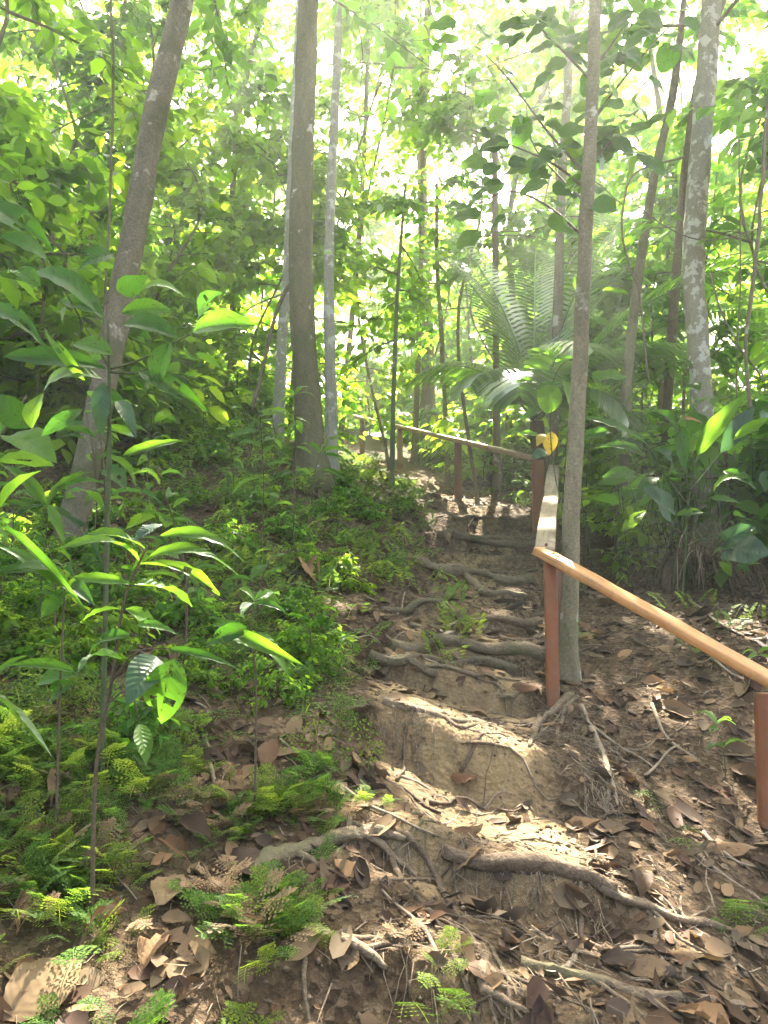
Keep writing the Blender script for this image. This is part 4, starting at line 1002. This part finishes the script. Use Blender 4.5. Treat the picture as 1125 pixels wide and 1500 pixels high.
sapling('broad_leaf_shrub', 'shrub with big strap and bluish heart-shaped leaves behind the front rail', 'shrub', [(1000,870),(1005,790),(1010,720)], 6.2,
  [(1020,668,1096,574,28,B_),(1056,663,1104,594,28,S_),(1074,645,1130,612,16,B_),(1000,624,1003,692,20,D_),(952,654,856,611,27,D_),(946,668,857,660,18,D_),(946,660,902,643,8,S_),(962,657,979,695,20,S_),
   (990,755,1034,752,12,B_),(910,778,946,748,17,B_),(990,640,955,600,22,D_),(1010,640,1010,590,24,D_),(1060,690,1110,720,20,D_),(930,690,880,700,20,D_),(965,700,930,735,20,D_),(1040,730,1090,740,16,B_),(1045,720,1100,700,16,B_)],
  [[(1010,720,0),(1015,690,0),(1022,668,0)],[(1010,720,0),(1035,690,0),(1056,663,0)],[(1008,740,0),(970,690,0),(950,655,0)],[(1010,720,0),(1000,670,0),(1000,624,0)],[(1005,790,0),(998,770,0),(990,762,0)],[(1005,800,0),(1030,790,0),(1052,803,-.2)]], .012, B_gstem, hint=(0, -.8, .6), jit=.2, seed=10)
shrub = bpy.data.objects['broad_leaf_shrub']
for (u0, v0, u1, v1, w) in [(992,768,958,716,44),(1052,802,1118,806,60),(1052,798,1098,772,30)]:
    leaf_at(H_gloss[0], P(u0, v0, 6.0), P(u1, v1, 5.8), w / F * 6 * 1.1, (.1, -.9, .6), shrub)
leaf_at(L_or[0], P(998, 612, 6.1), P(1032, 622, 6.0), 10 / F * 6, (0, -.5, .8), shrub)['label'] = 'orange dying leaf'
sapling('green_seedling', 'tiny bright green seedling in the litter left of the right edge post', 'sapling', [(1062,1120),(1058,1090),(1050,1062)], 3.95,
  [(1050,1062,1018,1046,18,B_),(1050,1062,1078,1062,14,B_),(1052,1066,1035,1078,10,B_),(1060,1095,1095,1088,9,D_),(1060,1095,1035,1100,9,D_)], [], .003, B_gstem, seed=11)
sapling('green_seedling', 'small seedling with narrow leaves under the front rail at the right edge', 'sapling', [(1105,985),(1108,968),(1110,955)], 4.6,
  [(1110,957,1085,962,7,B_),(1110,957,1130,948,7,B_),(1110,960,1090,972,7,B_),(1110,960,1135,968,7,B_)], [], .003, B_gstem, seed=12)
# young saplings scattered on the bank, copies of four kinds whose leaves are parts
SAP = []
for k in range(4):
    rr = np.random.default_rng(140 + k); hgt = [.55, .8, 1.1, .45][k]
    root = thing('young_sapling', 'young sapling', 'sapling', (0, 0, 0))
    sp = spline([[0, 0, -.03], [.02, .01, hgt * .5], [rr.normal(0, .06), rr.normal(0, .06), hgt]], 12)
    obj('stem', tube_mesh('stem', sp, np.linspace(.006, .0025, 12), 6), B_stem, root)
    nl = [9, 11, 12, 8][k]
    for q in range(nl):
        t = .35 + .65 * (q + .5) / nl; p = np.array([np.interp(t, np.linspace(0, 1, 12), sp[:, c]) for c in range(3)])
        a = q * 2.4 + rr.normal(0, .3); el = rr.normal(.05, .3); d = np.array([math.cos(a) * math.cos(el), math.sin(a) * math.cos(el), math.sin(el) - .1])
        L = rr.uniform(.12, .24) * (.7 + .3 * math.sin(t * 3)); p = p + d * .02
        leaf_at([L_bigb, L_big, L_bigb, L_big][(k + q % 2) % 4][rr.integers(6)], p, p + d * L, L * rr.uniform(.26, .46), (rr.normal(0, .3), rr.normal(-.2, .3), 1), root)
    SAP.append(root)
r = np.random.default_rng(31)
sps = [(-1.55, 3.6), (-2.1, 4.3), (-1.9, 5.0), (-2.7, 5.2), (-3.1, 5.9), (-2.4, 6.4), (-1.3, 6.6), (-1.5, 8.9), (-3.6, 6.8), (-2.9, 7.9), (-2.0, 8.4), (-3.9, 8.2), (-1.2, 10.2), (-2.6, 9.4), (-1.75, 3.1), (-2.6, 4.6), (-2.0, 3.7), (-2.4, 4.0), (-1.6, 4.4), (-2.9, 4.9), (-2.3, 5.6), (-1.7, 5.6), (-3.3, 5.3), (-2.7, 3.6), (-1.35, 4.9), (-3.0, 6.4), (-1.05, 7.4), (-1.4, 7.9), (-2.2, 7.2), (-1.0, 3.9), (-.9, 5.6), (-.75, 4.6),
       (2.9, 6.4), (3.6, 7.6), (4.2, 7.4), (3.4, 6.7), (2.5, 7.4), (3.9, 5.8),
       (3.3, 6.0), (3.9, 6.8), (2.6, 8.2), (3.2, 8.8), (2.2, 9.2), (3.7, 5.2), (4.4, 6.2), (3.0, 7.4), (2.1, 8.0), (1.9, 10.4), (2.6, 10.6), (-.6, 12.6), (1.6, 12.2)]
for i, (x, y) in enumerate(sps):
    side = 'left fern bank' if x < 0 else 'right slope behind the handrail'
    loc = (x, y, gz1(x, y)); lab = 'young sapling with spread oval leaves ' + zone(x, y); grp = 'young saplings ' + zone(x, y)
    if i < 4:
        SAP[i].location = Vector([float(c) for c in loc]); SAP[i]['label'] = lab; SAP[i]['group'] = grp
    else: copy_thing(SAP[i % 4], loc, r.uniform(0, 6.28), r.uniform(.7, 1.6) * (1.25 if x < -1.9 and y < 5.5 else 1), lab, grp)
# dead strap-leaved tuft
root = thing('dead_tuft', 'shaggy tuft of dead strap leaves on the bank behind the front rail', 'tuft', G(1030, 880))
r = np.random.default_rng(8)
b0 = G(1030, 865); mb = MB(); mg = MB()
for k in range(150):
    a = r.uniform(2.4, 7.2); L = r.uniform(.35, 1.0); h = r.uniform(.15, .55)
    s = np.linspace(0, 1, 7)[:, None]; d = np.array([math.cos(a), math.sin(a) * .8, 0])
    p = b0 + np.array([r.normal(0, .12), r.normal(0, .12), .25]) + d * L * s * .8 + np.array([0, 0, 1]) * (h * np.sin(s * 2.2) - .65 * s * s * L)
    g = gz(p[:, 0], p[:, 1]) + .01; p[:, 2] = np.maximum(p[:, 2], g)
    V, Q, T = tube(p, np.linspace(.007, .002, 7), 4, flat=.3); mb.add(V, Q, T)
for k in range(40):
    a = r.uniform(0, 6.28); L = r.uniform(.5, 1.3); s = np.linspace(0, 1, 6)[:, None]
    p = b0 + np.array([r.normal(-.15, .3), r.normal(0, .15), 0]) + np.array([math.cos(a) * .18, math.sin(a) * .1, 1]) * L * s
    p[:, 0] += .1 * s[:, 0] ** 2 * r.normal()
    V, Q, T = tube(p, .004, 4); mg.add(V, Q, T)
obj('dead_leaves', mb.mesh('dead_leaves'), DEAD[0], root, 'stuff'); obj('green_stalks', mg.mesh('green_stalks'), B_gstem, root, 'stuff')
ctr = b0 + np.array([-.1, .1, .1])
obj('rootstock', tube_mesh('rootstock', spline([b0 + np.array([-.25, .1, -.1]), ctr + np.array([-.1, 0, .1]), b0 + np.array([.0, .12, .42])], 12), np.linspace(.12, .06, 12), 12, noise=.3, nf=4, seed=5), B_rot, root)

# ------------------------------------------------------------------ palm
def palm_frond(p0, azim, el, L, r, name='frond', parent=None, nl=50, ll=.62, hang=.3, bend=1.1):
    s = np.linspace(0, 1, 24)
    ang = el - bend * s ** 1.5
    d = np.array([math.cos(azim), math.sin(azim), 0])
    st = L / 23
    h = np.concatenate([[0], np.cumsum(np.cos(ang[:-1]) * st)]); z = np.concatenate([[0], np.cumsum(np.sin(ang[:-1]) * st)])
    ra = p0 + h[:, None] * d + z[:, None] * np.array([0, 0, 1])
    mb = MB(); V, Q, T = tube(ra, np.linspace(.018, .004, 24), 6); mb.add(V, Q, T)
    side = np.array([-d[1], d[0], 0])
    for k in range(nl):
        t = .14 + .86 * (k + .5) / nl
        q = np.array([np.interp(t, s, ra[:, c]) for c in range(3)]); i = min(22, int(t * 23)); tg = ra[i + 1] - ra[i]; tg /= np.linalg.norm(tg)
        up = np.cross(side, tg) * -1
        up = up if up[2] > 0 else -up
        l = ll * (math.sin(math.pi * (.15 + .8 * t)) ** .6) * r.uniform(.9, 1.08)
        for sg in (-1, 1):
            dd = tg * .55 + side * sg * .85 + up * .18; dd /= np.linalg.norm(dd)
            nn = np.cross(dd, tg); nn /= np.linalg.norm(nn)
            wv = np.cross(nn, dd)
            pts = []
            for m, (f, w) in enumerate(((0, .4), (.35, 1), (.7, .8), (1, .08))):
                c = q + dd * l * f + np.array([0, 0, -hang]) * l * f * f
                pts += [c - wv * .02 * w, c + wv * .02 * w]
            mb.add(pts, [[0, 1, 3, 2], [2, 3, 5, 4], [4, 5, 7, 6]])
    return obj(name, mb.mesh(name, smooth=False), M_palm, parent)
pb = P(786, 700, 9.0); pb[2] = gz1(pb[0], pb[1])
root = thing('palm', 'feathery palm with arching fronds behind the bend of the handrail', 'palm', pb)
pt = pb + np.array([0.02, .05, 1.25])
obj('trunk', tube_mesh('trunk', spline([pb - np.array([0, 0, .1]), pb + np.array([.05, 0, .6]), pt], 16), np.linspace(.11, .085, 16), 12, noise=.2, nf=6, seed=2), B_stem, root)
r = np.random.default_rng(17)
for az, el, L, bd in [(2.3, 1.30, 3.9, .75), (2.5, 1.25, 3.2, .7), (.65, 1.25, 4.7, .9), (.15, 1.18, 4.5, 1.1), (2.0, 1.2, 4.2, .95), (-.2, .95, 3.8, 1.2), (1.0, 1.28, 4.4, 1.1), (.5, .95, 4.0, .8), (1.35, 1.3, 3.9, .9), (.1, .8, 3.4, .9), (3.3, .95, 1.7, 1.7), (3.9, .9, 1.5, 1.9), (-.4, .9, 2.3, 1.7), (-1.3, 1.1, 1.7, 2.0), (4.4, .8, 1.6, 2.1), (5.4, .6, 1.6, 2.0), (1.1, 1.0, 2.6, 1.3)]:
    palm_frond(pt + np.array([r.normal(0, .03), r.normal(0, .03), 0]), az, el, L, r, parent=root, bend=bd, hang=.25 + .25 * (bd > 1.4))
pb = P(905, 640, 12.5); pb[2] = gz1(pb[0], pb[1])
root = thing('palm', 'second palm farther back whose long fronds arch right behind the bent trunk', 'palm', pb)
pt = pb + np.array([0, 0, 1.6])
obj('trunk', tube_mesh('trunk', spline([pb - np.array([0, 0, .1]), pt], 10), np.linspace(.12, .09, 10), 12, noise=.2, nf=6, seed=3), B_stem, root)
for az, el, L, bd in [(.1, 1.3, 4.4, .9), (.9, 1.2, 4.2, .9), (2.2, 1.3, 4.4, .7), (2.9, 1.2, 4.2, .9), (1.5, 1.45, 4.2, .5), (3.8, 1.0, 2.8, 1.6), (5.2, 1.0, 2.6, 1.6), (-.3, .9, 3.0, 1.5)]:
    palm_frond(pt, az, el, L, r, parent=root, bend=bd, nl=40)

# ------------------------------------------------------------------ lianas
LIA = [([(163,-20,6.8),(166,120,6.8),(161,230,6.8),(160,330,6.8),(152,480,6.8)],.012,'thin liana hanging left of the leaning tree'),
 ([(1128,130,6.5),(1118,260,6.5),(1108,380,6.5),(1095,480,6.5),(1100,620,6.5)],.016,'thick liana hanging down the right edge'),
 ([(1085,170,7.2),(1086,300,7.2),(1084,420,7.2),(1080,560,7.2),(1075,680,7.2)],.008,'thin straight liana just left of the right edge liana'),
 ([(1000,230,7.4),(930,255,7.3),(912,310,7.3),(918,380,7.3),(938,440,7.3),(950,560,7.3)],.011,'looping liana wound about the bent thin trunk'),
 ([(912,300,7.3),(860,265,7.2),(800,330,7.2),(720,340,7.2)],.006,'thin liana arching left from the bent trunk'),
 ([(1125,330,6.9),(1060,350,6.9),(1000,345,7.0),(930,300,7.1)],.006,'thin liana swinging across the mottled tree'),
 ([(1040,400,7.3),(1060,460,7.2),(1090,520,7.1),(1120,560,7.0)],.010,'pale slanting dead stem right of the mottled tree'),
 ([(370,600,8.5),(390,520,8.4),(412,440,8.3),(440,390,8.2)],.022,'dark slanting dead branch leaning on the thick tree'),
 ([(360,455,8.4),(390,440,8.4),(425,425,8.4)],.010,'thin crooked branch left of the thick tree'),
 ([(515,-20,9),(530,80,9),(525,200,9),(540,260,9)],.007,'thin liana hanging right of the pale trunk'),
 ([(620,-20,12),(650,60,12),(700,130,12)],.012,'bare twisting vine high against the sky')]
for px, rr, lab in LIA:
    p = spline([P(*q) for q in px], 30); p += .03 * np.c_[fbm(np.linspace(0, 6, 30), np.full(30, rr * 999), 1), np.zeros(30), np.zeros(30)]
    tag(obj('liana', tube_mesh('liana', p, rr, 7, noise=.1, seed=2), B_bg), lab, 'liana')

# ------------------------------------------------------------------ understory trees and canopy
ANCH = [(165, 'the leaning tree'), (445, 'the thick lichen-spotted tree'), (577, 'the pencil-thin sapling'), (655, 'the dark young tree'), (850, 'the slim tree'), (925, 'the bent trunk'), (1025, 'the mottled tree')]
def beside(x, y):
    u = 562.5 + F * x / y; a = min(ANCH, key=lambda q: abs(q[0] - u))
    return ('left' if u < a[0] else 'right') + ' of ' + a[1]
SEEN = {}
def nth(key):
    SEEN[key] = SEEN.get(key, 0) + 1; return SEEN[key]
ORD = ['', 'first', 'second', 'third', 'fourth', 'fifth', 'sixth', 'seventh', 'eighth', 'ninth']
NEARLAB = {}
def near_labels(spots, what):
    groups = {}
    for i, (x, y) in enumerate(spots): groups.setdefault(beside(x, y), []).append((y, i))
    out = {}
    for b, l in groups.items():
        l.sort()
        for k, (y, i) in enumerate(l):
            out[i] = what + ' ' + b if len(l) == 1 else f"{['nearest', 'second nearest', 'third nearest', 'fourth nearest', 'fifth nearest', 'sixth nearest'][k]} {what} {b}"
    return out
def bg_tree(x, y, h, R, cb, nl, nt, nk, S, mat, seed, label, group, rich=False, name='understory_tree', r0=None, lr=.02, twigs=True, **k):
    r = np.random.default_rng(seed); z = gz1(x, y)
    r0 = r0 or (.008 + .0032 * h)
    pts = np.array([[x, y, z]]) + np.array([[0, 0, 0], [r.normal(0, .05) * h, r.normal(0, .05) * h, h * .35], [r.normal(0, .07) * h, r.normal(0, .07) * h, h * .7], [r.normal(0, .1) * h, r.normal(0, .1) * h, h]])
    root = thing(name, label, 'tree', pts[0], group)
    p = make_trunk(root, pts, [r0, r0 * .8, r0 * .6, r0 * .25], B_bg, sides=10, seed=seed, n=20, fl=.3)
    add_crown(root, p, seed, R, cb, nl, nt, nk, S, mat, B_bg, rich=rich, lr=lr, twigs=twigs, **k)
r = np.random.default_rng(101)
MATS = [M_bright, M_mid, M_dark, M_yel]
def ok_spot(x, y, path_clear=1.4):
    return abs(x - np.interp(y, PY, PX)) > path_clear
# near side trees
NEAR = [(-4.6,7.2,5.0,1.6,1),(-3.6,8.6,4.2,1.4,0),(-5.6,9.0,6.5,2.0,1),(-2.9,10.0,5.0,1.6,0),(-4.2,5.8,6.2,1.5,1),(-2.0,11.5,4.6,1.5,0),(-6.5,7.5,7,2.0,1),(-1.6,12.8,5.8,1.7,0),
        (4.3,7.6,4.6,1.5,1),(5.0,9.2,6.0,1.8,0),(3.4,9.6,3.6,1.3,1),(5.6,7.0,6.5,1.8,2),(4.4,11.2,5.5,1.7,0),(2.9,12.0,4.2,1.5,1),(6.6,10.2,7,2,1),(-3.3,7.2,3.0,1.2,1)]
nl_ = near_labels([q[:2] for q in NEAR], 'small leafy tree')
for i, (x, y, h, R, m) in enumerate(NEAR):
    bg_tree(x, y, h, R, .2, 18, 9, 8, .20, MATS[[3, 0, 1][m] if x < 0 else [0, 1, 2][m]], 200 + i, nl_[i] + (' on the left slope' if x < 0 else ' on the right slope'), 'small leafy trees ' + ('on the left slope' if x < 0 else 'on the right slope'), rich=True)  # left slope gets brighter leaf colours, standing in for sunlight it lacks
# open crowns that cross the bright gap high above the trail
OPEN_ = [(1.3,10.6,7.6,2.0,.5,0),(.1,12.8,10,2.4,.45,3),(2.9,13.6,9,2.3,.45,0),(4.3,11.4,8,2.2,.45,1),(-1.0,13.4,11,2.4,.5,0),(2.0,15.5,11,2.6,.4,3),(3.4,16.0,12,2.6,.4,0),(5.4,13.0,10,2.3,.4,0),(.6,16.8,13,2.6,.45,3),(-5.6,13.4,12,2.6,.45,0),(-3.7,15.2,12.5,2.6,.45,3),(-7.2,15.6,13,2.8,.45,0),(-2.3,16.6,14,2.7,.5,3),(-4.7,10.6,9,2.0,.5,0)]
nl_ = near_labels([q[:2] for q in OPEN_], 'thin open-crowned tree')
for i, (x, y, h, R, cb, m) in enumerate(OPEN_):
    bg_tree(x, y, h, R, cb, 17, 10, 9, .19, MATS[m], 260 + i, nl_[i] + ' against the bright sky', 'thin trees with open crowns against the sky', r0=.028)
# middle distance
cnt = 0
while cnt < 52:
    y = r.uniform(12, 21); x = r.uniform(-.62 * y, .62 * y)
    if not ok_spot(x, y, 1.3): continue
    az = math.atan2(x, y); open_ = math.exp(-((az - .16) / .17) ** 2)
    h = r.uniform(3.5, 9.5) * (1 - .2 * open_)
    bg_tree(x, y, h, r.uniform(1.4, 2.4), .08, 19, 9, 8, .21, MATS[r.choice(4, p=[.5, .16, .02, .32])], 300 + cnt, 'bright leafy tree beyond the top of the trail, seen ' + beside(x, y), 'bright leafy trees beyond the trail ' + beside(x, y), twigs=True)
    cnt += 1
# far forest
cnt = 0
while cnt < 64:
    y = 21 + 34 * r.random() ** 1.2; x = r.uniform(-.68 * y, .68 * y)
    az = math.atan2(x, y); open_ = math.exp(-((az - .15) / .19) ** 2)
    h = r.uniform(6, 17) * (1 - .3 * open_) + (4 if az < -.03 else 0)
    bg_tree(x, y, h, r.uniform(2.2, 3.8), .05, 25, 10, 7, .38, MATS[r.choice(4, p=[.5, .14, .01, .35])], 400 + cnt, 'distant sunlit forest tree far behind, seen ' + beside(x, y), 'distant sunlit trees ' + beside(x, y), twigs=False, twl=.9)
    cnt += 1
# tall canopy trees whose crowns stand above the picture and shade the trail
CAN = [(-2.6,13.2,15),(-.9,15.6,15),(2.9,13.8,14),(4.6,13.0,15),(1.8,12.2,14),(6.4,12.0,15),(.6,15.0,15.5),(3.6,10.0,13.5)]
nl_ = near_labels([q[:2] for q in CAN], 'tall straight forest tree')
for i, (x, y, h) in enumerate(CAN):
    bg_tree(x, y, h, 3.4, .68, 20, 13, 10, .22, MATS[[1, 0, 1, 1, 0, 1, 1, 0, 1, 1][i]], 700 + i, nl_[i] + ', crown above the trail', 'tall trees shading the trail', rich=False, name='canopy_tree', r0=.06, lr=.045, twl=.8)
# low shrubs, copies of five kinds
SH = []
for k in range(5):
    rr = np.random.default_rng(60 + k)
    root = thing('understory_shrub', 'low leafy shrub', 'shrub', (0, 0, 0))
    tr = np.array([[0, 0, 0], [.02, .02, .3], [0, .05, .7]])
    limbs, ln, tp, te, B, D, N, SZ = crown_parts(spline(tr, 8), rr, .75, .15, 12, 6, 7, [.12, .16, .10, .2, .14][k], twl=.35)
    mb = MB(); twig_mesh(limbs, .008 * ln / .75, tp, te, .003, mb)
    V, Q, T = tube(spline(tr, 6), .012, 6); mb.add(V, Q, T)
    obj('branches', mb.mesh('branches'), B_stem, root, 'stuff')
    obj('foliage', leaf_mass('foliage', B, D, N, SZ, True), [M_bright, M_mid, M_bright, M_mid, M_yel][k], root, 'stuff')
    SH.append(root)
spots = []
r = np.random.default_rng(55)
while len(spots) < 160:
    y = 7 + 15 * r.random(); x = r.uniform(-.6 * y, .6 * y); s_ = x - np.interp(y, PY, PX)
    if abs(s_) < (1.3 if s_ > 0 else 1.9) or (s_ < 0 and y < 11.5 and r.random() < .8 and s_ > -3.5) or (s_ > 0 and y < 7.4): continue
    spots.append((x, y))
for i, (x, y) in enumerate(spots):
    s_ = x - np.interp(y, PY, PX)
    lab = 'low leafy shrub beyond the bank, seen ' + beside(x, y)
    loc = (x, y, gz1(x, y) - .03)
    if i < 5:
        SH[i].location = Vector([float(c) for c in loc]); SH[i].rotation_euler = (0, 0, r.uniform(0, 6.28)); SH[i].scale = (1.2,) * 3
        SH[i]['label'] = lab; SH[i]['group'] = 'low shrubs ' + beside(x, y)
    else:
        copy_thing(SH[i % 5], loc, r.uniform(0, 6.28), r.uniform(.7, 1.8), lab, 'low shrubs ' + beside(x, y))

r = np.random.default_rng(66)
for i in range(95):
    y = 2.9 + 6.5 * r.random(); s_ = r.uniform(.75, 3.2); x = np.interp(y, PY, PX) - s_
    side = 'on the left bank' if x < np.interp(y, PY, PX) else 'right of the handrail'
    o = copy_thing(SH[i % 5], (x, y, gz1(x, y) - .03), r.uniform(0, 6.28), r.uniform(.16, .36), 'ankle-high tuft of small-leaved seedlings ' + zone(x, y), 'seedling tufts ' + zone(x, y))
    o.name = 'seedling_tuft'; o['category'] = 'seedling'

# ------------------------------------------------------------------ scattering volume added to imitate the lens veil
zmin, zmax = float(Z.min()) - 1.0, 32.0
hx, hy0, hy1 = 63.0, -26.0, 91.0
HV = [[-hx, hy0, zmin], [hx, hy0, zmin], [hx, hy1, zmin], [-hx, hy1, zmin], [-hx, hy0, zmax], [hx, hy0, zmax], [hx, hy1, zmax], [-hx, hy1, zmax]]
HQ = [[3, 2, 1, 0], [4, 5, 6, 7], [0, 1, 5, 4], [1, 2, 6, 5], [2, 3, 7, 6], [3, 0, 4, 7]]
hm, hnt, hout = newmat('veil_scatter')
pv = hnt.nodes.new('ShaderNodeVolumePrincipled')
pv.inputs['Color'].default_value = (.95, .98, .86, 1); pv.inputs['Density'].default_value = .0078; pv.inputs['Anisotropy'].default_value = .70
hnt.links.new(pv.outputs[0], hout.inputs['Volume'])
hz = obj('lens_veil', mesh_arrays('lens_veil', HV, quads=HQ, smooth=False), hm, kind='stuff'); hz['label'] = 'thin scattering volume added to imitate the pale veil of lens glare'
